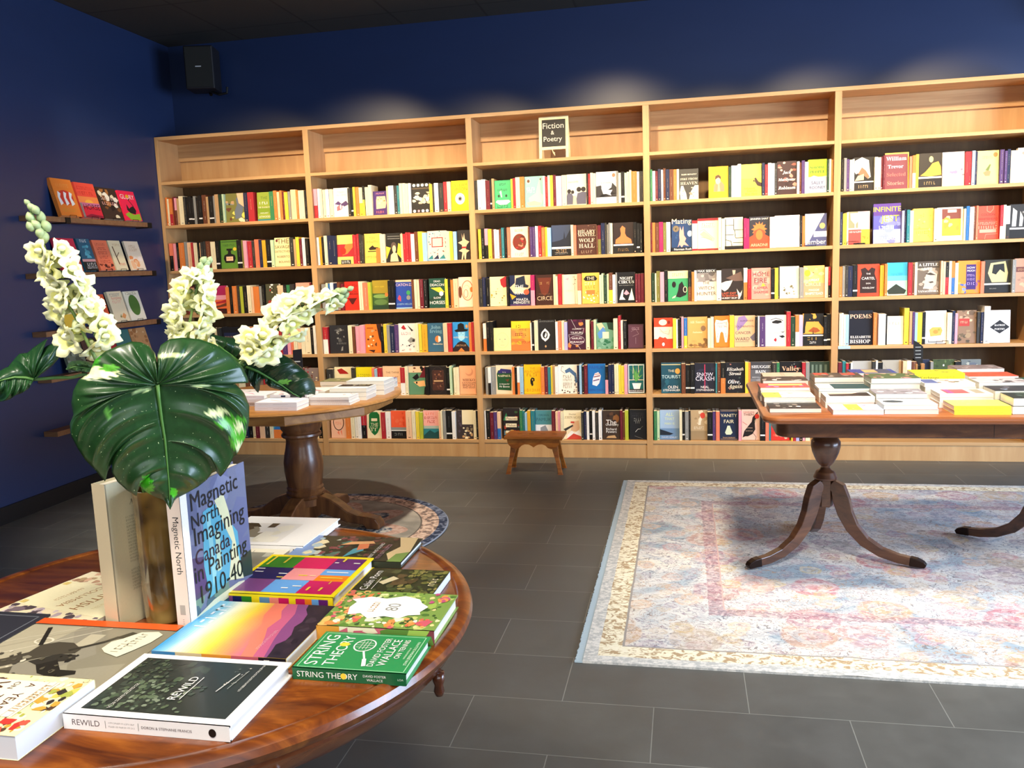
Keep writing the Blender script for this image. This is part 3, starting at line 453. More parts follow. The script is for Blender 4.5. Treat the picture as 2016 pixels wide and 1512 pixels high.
ali|#dca45c|tan cover with pale serif lettering|t .5 .83 .75 #f0d8a8 ^Ali Smith;t .5 .5 .5 #f0d8a8 ^Autumn;e .8 .62 .13 .09 #8a6c50;b 0 0 1 .15 14 .09 #7c5c34,#9a7440;b .8 .1 1 .3 6 .07 #7c5c34;k .35 .2 .3 #b88c50 5
teeth|#e87c28|orange cover with a big white tooth|p #f4ece0 .05 .75 .12 .88 .5 .84 .88 .88 .95 .75 .92 .4 .85 .15 .72 .15 .6 .45 .5 .5 .4 .45 .3 .15 .15 .15 .1 .4;t .5 .76 .7 #d85c34 WHITE;t .5 .66 .6 #d85c34 TEETH;l dg .02 .25 .45 .2 .3;l dg .02 .75 .45 .8 .3
cancer|#d8b088|tan cover with violet smears and dark capitals|p #9478a8 .2 .95 .5 1 .65 .85 .4 .65 .15 .5 .1 .7;t .6 .83 .65 #4c3440 ALEKSANDR;t .5 .65 .9 #4c3440 SOLZHENITSYN;t .42 .45 .75 #4c3440 CANCER;t .38 .25 .7 #4c3440 WARD;p #6c6470 .75 .3 1 .45 1 .2 .9 .18;r .05 .16 .7 .17 #4c3440
southern|#f4ece4|white cover with a bold inked eye and lips|p bk .3 .78 .5 .84 .75 .82 .8 .76 .6 .72 .35 .74;e .55 .78 .1 .05 #1c1818;l bk .03 .25 .84 .5 .9 .85 .82;p bk .7 .48 .85 .46 .95 .5 .85 .43;p #1c1818 .65 .33 .85 .35 .95 .3 .8 .26;t .4 .66 .25 #c8bcb0 THE;t .5 .55 .75 #c8bcb0 SOUTHERN;t .45 .42 .6 #c8bcb0 WOMAN;p rd .4 .2 .5 .28 .55 .2 .5 .14
treesunset|#e8a040|sunset cover with a black tree above a black band|b 0 .75 1 1 14 .14 bk,#1c1810;p bk 0 .5 .05 1 .25 1 .12 .6 .1 .4 0 .38;p bk .6 1 1 1 1 .55 .8 .7;p #a0501c .25 .45 .5 .58 .7 .55 .85 .45 .6 .4;p bk .47 .35 .5 .5 .53 .35;r 0 .33 1 .37 bk;r 0 .3 1 .34 wh;r 0 0 1 .3 bk;k .5 .22 .6 #a08040 3;k .5 .1 .35 wh 5
tourist|#1c4c5c|dark teal cover with white and orange title|r .02 .92 .98 .95 #c8c090;b 0 0 1 .5 10 .12 #245c6c,#143c4c;t .5 .73 .3 cr THE;e .82 .72 .13 .09 #e8a850;t .5 .54 .95 #c8e0e0 TOURIST;t .58 .2 .5 wh OLEN;t .52 .1 .85 wh STEINHAUER
snow|#1c1c28|navy black cover with a red slash|b 0 0 1 1 10 .14 #242434,#2c2c40;t .5 .62 .8 #e0dce8 SNOW;t .5 .48 .9 #e0dce8 CRASH;r .47 .08 .52 .95 #b03050;t .5 .2 .4 wh NEAL;t .5 .1 .85 wh STEPHENSON
olive|#16161c|black cover with white italic names|b 0 0 1 1 9 .05 #a86c5c,#5c5450,#3c4c44;t .5 .78 .9 #f0e8dc ~Elizabeth;t .5 .64 .65 #f0e8dc ~Strout;t .45 .36 .65 wh ~Olive@;t .5 .2 .75 #f0dcb8 ~Again
shuggie|#5c5c60|grey misty cover with white serif capitals|b 0 .0 1 .45 12 .16 #8c8c90,#747478;r 0 .75 1 1 #3c3c40;t .5 .84 .9 #f4f4f4 ^SHUGGIE;t .48 .68 .5 #f4f4f4 ^BAIN;t .5 .5 .85 #c0c0c4 ^DOUGLAS STUART;p #2c2c30 .35 .25 .6 .3 .65 .2 .4 .15
valley|#0c0808|black cover with peach serif title|b .5 .75 1 1 8 .03 rd,gy;t .5 .75 .8 #f0b890 ^Valley;t .5 .48 .8 #f0c8a8 ^of the;k .5 .2 .7 #f0b890 5
fence|#2c3c2c|dark green cover with vertical grey bands|r .1 .3 .2 .9 #6c7c6c;r .3 .3 .4 .9 #5c6c5c;r .5 .3 .62 .9 #6c7c6c;r .75 .3 .88 .9 #5c6c5c;r .25 .25 .7 .42 #8cc060
manis|#9cb4d0|pale blue cover with a dark headland|r 0 .0 1 .38 #6c8cb0;p #1c2430 0 .35 .25 .3 .7 .2 .5 .15 0 .15;t .5 .85 .4 #d8e4a8 ALL;t .5 .7 .5 #d8e4a8 THAT;t .5 .54 .5 #d8e4a8 MAN IS;t .5 .08 .8 #d8e0f0 DAVID SZALAY
sepia|#b89c74|sepia photo cover with a red dot|b 0 .5 1 1 14 .12 #d8c4a0,#a08460,#e0d0b0;p #e8dcc0 .45 .5 .6 .9 .7 .9 .6 .5;e .72 .82 .15 .1 #d84838;r 0 0 1 .3 #9c8460;k .5 .4 .6 #e8dcc0 6
vanity|#1c2844|navy cover with white hand drawn title|r .04 .03 .96 .04 tn;r .04 .96 .96 .97 tn;t .5 .82 .9 cr VANITY;t .5 .62 .55 cr FAIR;p #d8e0c0 .42 .48 .55 .48 .6 .4 .7 .25 .6 .18 .35 .18 .28 .25 .38 .4;t .5 .08 .7 tn THACKERAY
bird|#ecc0ac|pink cover with a black bird on a twig|p #1c1410 .05 .08 .15 .3 .35 .45 .55 .6 .6 .75 .9 .95 .85 .8 .72 .55 .75 .35 .6 .2 .35 .12 .2 .12;e .84 .78 .12 .08 #d83c30;o .82 .62 .1 .07 .015 cr;l #1c1410 .02 .6 .25 .8 .1 .75 .0;l rd .02 .05 .6 .3 .5;t .4 .92 .6 #a0584c MADELEINE;t .38 .84 .55 #3c1c18 THIEN;t .42 .3 .4 #e8c0a0 DO NOT SAY;t .42 .4 .35 #e8c0a0 NOTHING
redcover|#d83428|red cover under the dining table edge|b 0 0 1 .5 8 .12 #f08468,#e05040,#f0b090;k .5 .75 .7 wh 4
mushroom|#1c1810|black cover with a large white mushroom|p #f4ead8 .0 .6 .05 .9 .4 1 .75 .9 .8 .6 .85 .4 .7 .35 .6 .55 .45 .6 .3 .55 .1 .5;p #a86c4c .2 .5 .4 .7 .6 .6 .8 .4 .7 .35 .5 .45;p #f0c090 .05 .3 .5 .32 .5 .5 .2 .45;r 0 .24 1 .28 wh;r 0 0 1 .24 #1c1410;k .5 .12 .55 tn 5
trevor|#7c3c44|maroon cover with large pink and white serif name|r 0 .96 1 1 #f0c850;r .96 0 1 1 #f0c850;t .48 .84 .85 #f4dce8 ^William;t .45 .62 .65 #f4dce8 ^Trevor;t .48 .4 .8 #f06c60 ^Selected;t .45 .16 .7 #f08c78 ^Stories
buddha|#2c2416|dark cover with a saffron robed seated figure|p #f0b43c .1 .35 .3 .45 .5 .6 .6 .7 .85 .75 .95 .6 .98 .35 .5 .32;e .55 .82 .09 .09 #f0d080;r 0 .26 1 .31 wh;r 0 0 1 .26 #1c1410;k .5 .12 .5 #a08858 5
mist|#f4ece4|white misty cover with a low blue skyline|b 0 .3 1 .5 14 .08 #8c84a0,#b8b0c0,#a098b0;r 0 0 1 .3 #f4e8d0;b .1 .4 .9 .9 6 .2 #f8f0ec,#f4e8e4
tomato|#f2e088|cream yellow cover with a small tomato|p #d88c60 .3 .35 .5 .42 .65 .38 .6 .25 .4 .25;p #6c7c3c .4 .42 .6 .6 .65 .58 .55 .4;e .85 .87 .1 .07 #d88040;k .5 .8 .5 #e8d070 6
paintwash|#ecdccc|cream cover with a brown and red wash|b 0 .4 1 .95 12 .16 #c89484,#dcb8a8,#a87464;k .5 .2 .8 #b8a898 11
wineglass|#e8d4b8|colour blocked cover with a white wine glass|r 0 .5 .45 1 #8c8c6c;r .45 .5 1 1 #f0c0b0;r 0 0 .6 .45 #d04c44;r .6 0 1 .45 #f0c838;p #f8f8f0 .1 .95 .45 .95 .5 .75 .35 .62 .35 .5 .3 .5 .3 .62 .12 .75;b .65 .05 1 .35 6 .05 #a08c28;r .25 0 .8 .04 bk;k .35 .38 .6 wh 11
jest|#5c5cac|tall violet blue cover with huge yellow capitals|r 0 .7 1 1 #5c3c8c;r 0 0 1 .35 #a8b8e4;b 0 0 1 .7 8 .2 #7c80c8,#8c98d8;t .5 .86 1.0 #f4e028 INFINITE;t .6 .6 .65 #f4e028 JEST;k .5 .4 .6 #f0e8c0 7;t .5 .22 .85 wh DAVID FOSTER;t .5 .12 .85 wh WALLACE
yellowsketch|#f0d458|yellow cover with faint brown script|r 0 .38 1 .4 #e8c038;b .1 .1 .9 .9 16 .05 #e0b840,#d8a830,#f4e080;k .5 .28 .7 #c8982c 7
dogpic|#f2ead0|cream cover with a yellow and brown picture|r .18 .15 .92 .95 #f0c838;r .18 .65 .92 .95 #7c4438;b .25 .3 .85 .75 12 .12 #e0a838,#c09838,#f0e090;r .4 .84 .75 .93 #f0c0b0
railroad|#e0503c|red cover with looping pale track lines|l #f09c80 .02 .45 1 .45 .85 .6 .8 .75 .9 .75 1;t .5 .74 .65 #7c1c18 COLSON;t .5 .61 .92 #7c1c18 WHITEHEAD;k .5 .48 .9 #f0a890 11;k .5 .36 .9 #f0b8a0 8;r .1 .2 .9 .3 #f0a08c;l #f09c80 .02 .35 0 .4 .15 .95 .16
bwfigures|#2c2c2c|black and white cover with tall figures|p #d8d8d0 .1 .35 .15 .9 .35 .8 .3 .35;p #d8d8d0 .45 .35 .5 .8 .65 .6 .6 .35;r 0 .26 1 .31 wh;r 0 0 1 .26 bk;b .6 .4 1 1 6 .1 #8c8c88,#54544c
cartel|#e04428|red orange cover with a black bulletproof vest|p #2c1814 .12 .1 .12 .5 .2 .7 .15 .85 .35 .9 .5 .8 .65 .9 .82 .85 .78 .7 .88 .5 .88 .1;t .5 .7 .2 wh THE;t .5 .56 .6 wh CARTEL;t .5 .4 .2 wh DON;t .5 .26 .55 wh WINSLOW
skyroof|#3cb0e0|bright blue cover with a dark roof|r 0 0 1 .45 #a8e0d0;r 0 .45 1 .6 #64c4dc;p #2c3428 0 .15 .45 .35 .95 .15 .85 .03 .08 .03;k .5 .65 .6 #2c80b0 8;r .05 0 .9 .04 cr
littlelife|#6c6054|grey photo cover with a close up face|b 0 .1 1 .9 14 .18 #a89c8c,#8c8074,#c0b4a4;p #c8bcac .3 .2 .4 .6 .6 .75 .9 .6 .85 .3 .6 .15;p #3c342c .35 .62 .6 .66 .85 .58 .6 .58;p #4c4238 .5 .38 .7 .4 .75 .36 .6 .34;r 0 .8 1 1 #4c443c;t .5 .9 .85 wh ^A LITTLE;t .5 .78 .35 wh ^LIFE;t .5 .2 .45 wh ^HANYA;t .5 .1 .9 wh ^YANAGIHARA
orangelabel|#ec8c34|orange cover with a tall purple label|b 0 0 .5 .35 8 .1 #4c64a8,#7c90c8,#f0a058;b .75 0 1 .4 6 .1 #d08050,#8c5c8c;r .38 .12 .82 .88 #382470;t .6 .78 .35 wh HOW;t .6 .69 .35 wh MUCH;k .6 .55 .35 #b8a0d0 5;k .6 .43 .35 #b8a0d0 5;k .6 .3 .35 #b8a0d0 4
bwmap|#2c2c24|black and cream cover with an island shape|p #c8c08c .15 .6 .25 .9 .8 .95 .9 .6 .85 .32 .3 .32;p #1c1c18 .3 .6 .35 .85 .75 .88 .78 .6 .6 .7 .45 .55;r 0 .24 1 .29 wh;r 0 0 1 .24 bk;t .35 .13 .25 gy BOLANO
brownband|#b88c74|beige cover with a brown band|r 0 .6 1 .75 #6c3c34;b 0 .1 1 .5 8 .14 #d8a888,#a07c68;k .5 .67 .7 tn 9
poems|#0e0e1c|black cover with large peach POEMS title|t .5 .83 .9 #f0c0a0 ^POEMS;t .5 .23 .85 #f0e8e0 ^ELIZABETH;t .48 .1 .85 #f0e8e0 ^BISHOP
paletext|#f4e8d0|plain cream cover with faint pink lettering|k .4 .86 .6 #e0b8a8 8;k .5 .74 .7 #e0a898 4;k .5 .6 .6 #e8d0c0 5
toast|#f6f2ec|white cover with an orange toast shape|p #ecac54 .2 .42 .35 .5 .75 .5 .82 .4 .75 .25 .25 .22;e .5 .36 .12 .06 #d89040;e .65 .42 .06 .04 #a0a040;k .5 .8 .6 #d8c0b0 8;r .15 .04 .85 .06 bk;r .15 .06 .17 .12 bk;r .83 .06 .85 .12 bk
landscape|#8c7058|brown landscape cover with a red square|b 0 .6 1 1 12 .14 #e0b898,#c89c80,#6c5844;b 0 0 1 .4 14 .12 #4c4434,#6c5c44,#a08868;r .1 .52 .65 .75 #b03c34;k .38 .64 .4 pe 5
hatred|#f6f2ee|white cover with a black diamond|p #1c1818 .02 .48 .5 .7 .98 .48 .5 .28;t .5 .54 .5 wh ^HATRED;t .5 .42 .5 wh ^POETRY;t .5 .85 .6 #d8ccc0 BEN LERNER
greyplain|#a8a8a4|plain pale grey cover behind the dining table|k .5 .6 .6 #88888a 13
triangle|#a8a498|grey cover with a thin triangle line|l #88847c .01 .05 .9 .5 .5 .95 .85;r .88 .3 1 1 #b89c74;k .5 .3 .6 #88847c 5
magentanavy|#1c2440|small navy and magenta cover|r 0 .2 1 .62 #7c3058;k .5 .4 .6 #a86080 4
greengrid|#3c4c24|dark green cover with a white box|b 0 .2 1 1 20 .08 #4c6030,#2c3c1c,#5c7040;e .5 .82 .04 .03 wh;r .3 .25 .7 .5 #c8d0c8
waves|#6c7474|grey cover with painted waves|b 0 .1 1 .95 22 .13 #8c9490,#4c5458,#a8aca0,#5c6470;o .4 .3 .25 .15 .03 #a8b4c0"""
ROWS = """11 S30,17,or S47,15,cr S62,26,or/rd S88,17,mr S105,17,pk/br S122,17,tn S139,37,cr S177,17,dg S194,17,bk S212,26,pc S238,17,pc S255,20,gy S275,18,bk S293,26,pc S319,34,br S353,17,tn S369,37,pc S406,13,gy S420,28,tn S451,29,dn S480,16,lg F497,144,olivebeast S642,30,nv S675,46,rd F738,105,atwood S844,31,gn S875,23,or S898,19,pe S917,19,or S940,13,mr S954,25,yl S980,19,gy S1004,39,pe S1043,16,or S1059,22,cr S1081,24,cr S1107,15,bk
12 S34,26,sm/bk S62,24,pk S87,19,bk S108,43,or S152,20,gy S172,34,pe S207,16,rd S224,29,cr S255,14,bk S270,11,pe S282,20,dg S302,20,dg S323,33,br S357,38,cr S396,29,pc F426,134,perfume S562,37,pc S601,15,ol S617,25,pk S644,33,rd S678,21,dg S700,35,sm S737,23,nv S761,27,my S789,34,pc S823,22,lg F848,119,savage S969,31,dg S1002,16,tn S1018,25,yl S1045,17,mr S1063,23,wh S1089,26,bk
13 S43,35,cr S79,33,or S113,33,br S148,26,mg S176,26,tn S203,26,bk S231,26,cr S258,33,rd S292,36,sm F332,116,pinkdawn S449,28,or S478,24,bk S503,32,or S537,22,dg S560,22,lm S584,29,bk S614,29,cr S646,17,pe S664,44,or S709,19,gy S729,21,bk F753,101,dancers S855,41,pe S898,23,bk S922,25,gn S950,24,dg F983,114,pinktower S1098,15,mr
14 S43,31,cr S75,30,bk S106,29,rd S137,29,tn S167,29,wh S198,29,nv S228,35,cr F270,61,darkgreen S332,23,cr S356,21,dg F380,154,nightblack S535,15,or S553,35,bk S589,24,or S614,34,sm S649,28,cr S679,34,br S714,27,wh S743,29,te S773,28,te S803,33,cr S837,23,rd S863,35,pu S899,24,pk S925,23,sm S949,28,cr S978,28,pe S1007,28,cr S1036,44,cr S1081,22,bk S1104,20,wh
15 S427,66,tn S495,52,cr S548,38,br S587,38,wh S691,39,rd S732,38,cr S771,38,bk S810,38,tn S849,38,wh S887,37,nv S926,37,cr S965,42,rd F1009,105,redspots
16 S448,32,cr S482,27,rd S511,29,nv S543,29,bk S574,25,cr S601,29,mr S633,39,pe S673,36,dg S712,23,cr F737,71,tealorange S813,31,tn S846,39,wh S887,39,bk S928,39,rd S969,39,cr S1010,57,dg S1069,22,cr S1093,26,bk
21 S1170,30,pk/rd S1202,19,wh S1222,17,cr S1241,23,cr S1265,23,wh S1290,23,cr F1314,112,pinksketch S1427,19,dg S1447,16,pc S1464,16,yl S1482,24,or S1507,26,cr/yl S1534,15,bk/yl S1551,25,cr S1577,24,cr F1602,101,purplepic^16 S1704,15,pe S1721,36,wh S1758,23,dg S1782,15,te S1798,20,cr S1820,19,cr S1840,18,cr S1860,17,wh F1878,129,dots S2009,21,yl S2031,13,dg S2045,27,wh S2073,32,dg S2107,24,rd S2132,23,cr F2157,119,gibson
22 S1170,20,wh S1192,19,my S1212,16,bk S1229,22,cr S1252,32,nv S1286,31,nv F1318,121,redhill S1440,27,rd S1468,17,rd S1487,15,dg S1503,14,dg F1519,118,ingredients S1638,36,cr F1677,110,yellowblack S1788,16,pe S1805,19,rd S1825,18,rd S1845,15,rd S1861,25,wh S1887,25,br S1913,30,yl S1944,28,lb F1972,134,folk S2108,26,cr S2135,21,yl S2158,23,lb F2183,88,rabbit
23 S1187,33,gy S1221,14,cr S1236,16,bl S1253,22,wh S1277,26,nv S1304,22,br S1328,21,mr F1350,113,redblack S1465,13,cr S1479,12,cr S1493,39,sm S1533,21,lm F1555,121,olivelake S1678,20,pc S1699,27,pc F1727,121,catch S1850,18,br S1869,18,cr S1889,15,cr S1905,28,mr S1934,26,bk F1969,116,horses S2086,20,yl S2107,18,bk S2126,18,or S2146,31,pe F2177,102,peachcircles
24 S1169,41,rd/wh F1217,149,wolves S1367,29,cr S1397,19,br S1418,32,pk S1452,32,pk F1485,119,orangefolk S1606,19,bk S1626,23,yl S1651,22,gy S1674,31,nv S1706,25,pu F1732,127,birds S1860,20,cr S1882,20,yl S1904,38,my F1943,117,johni S2061,28,pe S2090,29,rd F2121,118,bowler S2240,18,or S2259,19,rd
25 S1185,47,dg F1233,136,swoosh S1371,24,dg F1397,126,yellowtop S1524,17,sm S1542,22,lb S1567,29,rd F1598,133,thinking S1732,33,rd/wh S1766,20,cr F1788,126,greendog S1915,24,bk F1940,123,ornate S2065,25,pc S2091,14,lg S2117,18,cr S2136,18,cr F2156,116,mieko
26 F1185,115,pinkring S1302,38,or S1342,28,cr S1372,23,wh S1396,23,wh S1421,36,rd/bk F1459,111,greenshield S1572,29,rd S1603,36,wh F1641,111,orangeblack S1757,42,pe S1801,25,cr S1828,24,yl S1854,22,lm F1878,115,pinkteal S1994,15,pe S2011,13,cr S2027,21,gy S2049,41,pc S2092,24,wh F2125,116,statue S2243,22,cr S2266,14,bk
31 S2326,16,dg S2343,25,wh S2369,27,wh S2398,28,mr S2427,12,pc S2440,15,tn F2456,112,whitequill^18.5 S2570,12,yl S2583,18,rd S2602,28,cr S2631,28,or F2660,123,creamship S2784,13,wh S2798,17,rd S2816,15,cr S2832,18,yl S2851,18,mr S2870,36,lv S2908,30,cr F2939,128,backs S3069,11,bk S3081,14,rd S3096,16,cr S3112,16,cr F3130,131,bluebird S3262,11,gy S3275,17,cr S3293,20,pc S3315,14,lg S3330,15,cr S3346,13,cr S3360,32,or S3394,14,wh S3409,11,dg S3421,12,dg
32 S2315,19,dg S2335,19,yl S2354,22,bk S2377,22,pk/bk S2401,25,yl S2427,15,br S2443,15,wh S2460,16,wh S2477,14,br S2492,18,te S2512,18,bk S2532,18,sm F2551,122,redburst S2674,12,br S2687,15,pu S2703,18,pu S2723,18,wh S2742,21,rd S2765,21,or S2787,15,yl S2803,24,lb F2829,130,bluetower S2960,15,cr S2976,18,sm F2996,129,wolfhall S3126,9,br S3136,19,mr/ol S3157,24,nv S3182,12,dg S3195,10,gy S3207,9,gy S3217,14,cr F3235,131,orangebust S3367,18,bk S3387,20,pc S3408,14,bk
33 S2324,25,dg S2351,19,nv S2371,25,bk F2397,118,redpoppy S2516,15,bk F2533,146,mengiste S2680,26,mg/pk F2712,120,circe S2833,15,cr S2849,13,cr S2864,24,rd F2890,102,herbs S2995,24,sm/cr F3022,115,goldcover S3139,13,lg S3153,13,lg S3167,19,dn S3188,13,lg S3201,24,br/yl S3226,18,wh S3245,10,gy F3256,115,circus S3373,15,mr S3390,15,mr S3407,22,mr
34 S2341,22,wh/or S2365,22,bk S2388,21,bk F2411,120,linedface^15.5 F2534,132,calligraphy S2667,9,wh S2677,15,pc S2694,24,cr F2718,118,ornament S2839,15,wh S2855,25,sm S2881,15,cr S2897,21,lv F2920,121,murakami S3041,26,cr S3077,17,mr S3095,15,lg F3112,113,blueflower^17.5 S3225,28,cr S3257,16,rd^22 S3274,14,wh S3290,22,bk F3320,100,plumcover^16
35 S2345,17,gy S2364,19,wh/bk S2384,28,gy F2413,119,naipaul S2533,15,or S2550,15,bk S2566,17,wh/or S2584,22,lb F2610,119,yellowhead S2730,24,or S2755,22,mr S2778,18,te S2797,12,yl S2810,15,tn S2827,18,wh F2846,129,peacock S2976,15,nv S2992,15,lb S3008,15,bk S3024,21,mr F3047,117,blueshell S3165,19,bk/pk S3186,20,nv S3207,17,nv S3226,13,cr S3240,13,cr S3254,15,yl S3270,21,yl S3292,20,pk F3314,110,orwell
36 S2325,10,wh S2337,26,bk S2364,24,mr S2390,22,pu S2414,24,pe/bl F2454,118,melon^21.5 S2573,19,gn S2593,15,te S2610,15,lb S2627,22,my S2652,25,te F2679,115,pamuk S2794,24,mr S2821,16,pe S2838,16,pk S2856,16,cr F2873,123,zhivago S2997,15,dg S3014,18,nv S3033,16,wh S3052,18,pc S3072,18,wh S3091,21,dg S3114,21,wh F3140,115,powers S3258,15,mr S3274,15,br S3290,22,lm F3319,111,blacksilver
41 S3472,18,gn S3492,18,wh S3511,15,mr S3527,18,nv S3547,12,wh S3560,15,br S3576,22,nv S3599,24,br S3624,18,or S3644,15,cr F3661,118,heaven^19 F3842,120,yellowwoman^19.5 S3963,16,dn S3981,19,wh S4001,18,wh S4020,19,wh F4040,124,gursky S4166,16,nv S4184,17,rd S4202,19,wh S4222,19,wh S4242,14,dg F4258,115,jack S4374,14,wh S4389,11,br S4401,17,pu S4420,20,wh F4441,109,normal S4551,10,dn S4562,11,cr S4574,12,or
42 S3471,15,mr S3487,18,or S3507,22,br S3530,25,mg S3556,18,ol S3576,25,wh S3602,6,nv F3608,128,mating S3738,33,rw F3773,127,horse S3901,18,cr S3921,18,cr F3940,112,stack S4057,16,mg S4074,16,mg F4091,122,ariadne S4215,31,wh F4247,148,whitegrid S4397,11,bk S4409,17,or F4428,127,ember
43 S3470,28,dn S3500,9,cr S3510,22,ol S3533,25,pk S3559,22,bk F3582,128,greenhead S3711,20,bk/br S3733,16,or S3750,14,wh F3766,122,witch S3889,29,wh F3920,135,lastexit S4057,22,wh/or S4081,22,rd F4105,118,homefire S4225,21,pc S4246,21,yl S4268,8,dg F4278,116,insects S4396,25,gy F4423,124,circle S4548,19,cr S4568,12,rd/bk
44 F3489,120,apple S3611,21,yl S3633,9,wh S3642,12,bk S3655,10,bk S3666,14,pk S3682,20,bl/yl F3704,126,ali S3832,18,cr S3851,19,cr F3874,94,teeth S3970,28,yl^20.5 F4000,128,cancer S4129,15,bk S4145,10,wh S4157,33,pu F4192,127,southern S4320,25,rd^22 S4346,27,dn S4374,22,or/wh S4397,22,lv F4421,124,treesunset S4546,19,pc S4566,19,pc
45 F3532,130,tourist S3664,25,br S3691,30,pc S3722,25,pc F3748,131,snow S3881,10,te S3893,20,br S3914,29,bk/or F3945,120,olive S4067,19,yl S4086,14,or F4101,131,shuggie S4235,27,dg S4263,17,gn F4282,134,valley S4418,21,rd S4440,22,gy F4465,128,fence
46 S3468,13,mr S3482,19,gn S3502,16,lg F3520,127,manis S3648,17,cr S3667,15,pc S3684,23,gy S3708,11,bk F3720,108,sepia S3829,32,pc S3862,19,pu S3883,23,sm F3908,115,vanity S4026,17,pk F4046,115,bird S4162,31,pc S4195,21,sm S4217,12,te F4230,115,redcover S4355,9,yl S4365,18,rd S4384,20,lv S4406,18,bk S4425,15,pk S4443,28,cr
51 S4634,13,bk S4648,15,gy S4664,15,pu S4681,15,cr S4698,10,wh F4709,114,mushroom S4824,18,cr S4843,18,cr S4862,10,mr S4873,11,mr F4885,135,trevor^21.5 S5021,15,sm S5038,18,or/cr S5056,16,yl F5074,133,buddha F5208,121,mist S5330,19,rd S5350,15,rd S5366,17,lb S5384,12,nv F5397,120,tomato S5519,22,pu S5543,14,pu S5558,16,nv S5576,17,cr S5594,26,wh F5622,100,paintwash
52 S4628,18,nv S4648,21,yl S4670,10,cr F4681,125,wineglass F4828,157,jest^24 S4987,13,lv S5000,12,nv S5014,18,te S5033,20,cr F5055,112,yellowsketch S5168,21,cr F5191,142,dogpic S5334,11,cr S5346,17,bl S5365,23,wh S5388,13,br S5403,11,sm F5415,116,railroad S5532,17,rd/cr S5551,15,cr S5566,22,wh/dg F5592,114,bwfigures
53 S4631,18,or S4651,16,gy S4667,16,dg S4684,27,nv S4712,26,pc F4740,129,cartel S4871,23,my S4896,15,or F4913,117,skyroof S5031,23,rd S5055,13,br S5069,15,cr F5085,128,littlelife S5215,12,pe S5229,13,pe S5243,18,bk/rd S5262,15,cr S5278,17,or/bl S5296,18,cr F5315,124,orangelabel S5439,21,sm F5462,148,bwmap S5611,19,gy F5632,99,brownband
54 S4636,13,cr S4650,11,wh S4662,10,wh S4674,20,lb F4695,142,poems^21.5 S4838,20,or S4867,41,wh S4909,8,bk F4918,98,paletext^17.5 S5017,28,yl^22.5 S5047,15,tn S5064,13,pu S5077,15,lb S5094,26,yl S5121,18,pc F5140,121,toast S5262,26,cr S5290,15,nv S5306,15,pk F5322,109,landscape S5432,18,dg S5451,15,nv S5467,33,wh^22.5 F5502,116,hatred
55 S4635,23,mr S4661,19,te S4681,16,rd S4698,10,bk S4709,10,wh F4721,115,greyplain S4837,19,dg S4857,11,wh S4871,27,pc F4899,112,triangle S5016,24,pe S5041,24,wh S5069,30,br S5102,28,bk F5132,41,magentanavy S5174,16,gy F5193,121,greengrid S5316,18,bk S5335,17,bk F5354,113,waves"""
CV = {}
for l in COVERS.strip().split('\n'):
    k, c, lab, a = l.split('|', 3); CV[k] = (c, lab, a)
specs = []
ORD = 'zero first second third fourth fifth sixth seventh eighth ninth tenth eleventh twelfth 13th 14th 15th 16th 17th 18th 19th 20th 21st 22nd 23rd 24th 25th 26th 27th 28th 29th 30th 31st 32nd'.split()
ZROW = [1.682, 1.358, 1.037, .734, .434, .121]
ROWN = 'highest row,second row,third row,fourth row,fifth row,lowest row'.split(',')
BAYN = 'leftmost bay,second bay,middle bay,fourth bay,rightmost bay'.split(',')
for line in ROWS.strip().split('\n'):
    head, *its = line.split(); bay, row = int(head[0]), int(head[1]); L = []
    for it in its:
        h = None
        if '^' in it: it, h = it.split('^')
        a, wd, k = it[1:].split(','); L.append([it[0], int(a)/1000, int(wd)/1000, k, float(h)/100 if h else None])
    xl = (bay-1)*BW+(TD/2 if bay > 1 else .026)+.002; xr = bay*BW-(TD/2 if bay < 5 else .024)-.002; last = xl
    faces = [j for j, q in enumerate(L) if q[0] == 'F']
    for j, q in enumerate(L):
        x0 = max(q[1], last+.0008); x1 = min(q[1]+q[2], xr)
        if x1-x0 < .008: continue
        last = x1; z = ZROW[row-1]
        if q[0] == 'F':
            g = 'books facing out on the oak bookcase'; lab = 'book with %s, %s, %s' % (CV[q[3]][1], ROWN[row-1], BAYN[bay-1])
        else:
            prev = [f for f in faces if f < j]; nxt = [f for f in faces if f > j]
            if prev and nxt and nxt[0]-j < j-prev[-1]: rel = '%s left of the %s' % (ORD[nxt[0]-j], CV[L[nxt[0]][3]][1])
            elif prev: rel = '%s right of the %s' % (ORD[j-prev[-1]], CV[L[prev[-1]][3]][1])
            elif faces: rel = '%s left of the %s' % (ORD[faces[0]-j], CV[L[faces[0]][3]][1])
            c0 = q[3].split('/')[0]; lab = '%s spine, %s' % (NAMES[c0], rel); g = 'spine-out books on the oak bookcase'
        specs.append(dict(f=q[0], x0=x0, x1=x1, z=z, k=q[3], h=q[4], lab=lab, g=g, bay=bay, row=row))
        specs[-1]['rank'] = (10 if q[0] == 'F' else (x1-x0)/((Vector(((x0+x1)/2, 0, z))-co.location).length**2)*(0 if (bay == 1 and row >= 4) or (bay == 5 and row >= 5) else 1))
N_INDIV = 222
order = sorted(specs, key=lambda s: -s['rank'])
for s in order[N_INDIV:]: s['rest'] = True
rest = B()
rr = random.Random(5)
LIGHT = {'cr', 'wh', 'yl', 'lg', 'pe', 'lb', 'lv', 'lm', 'my', 'tn'}
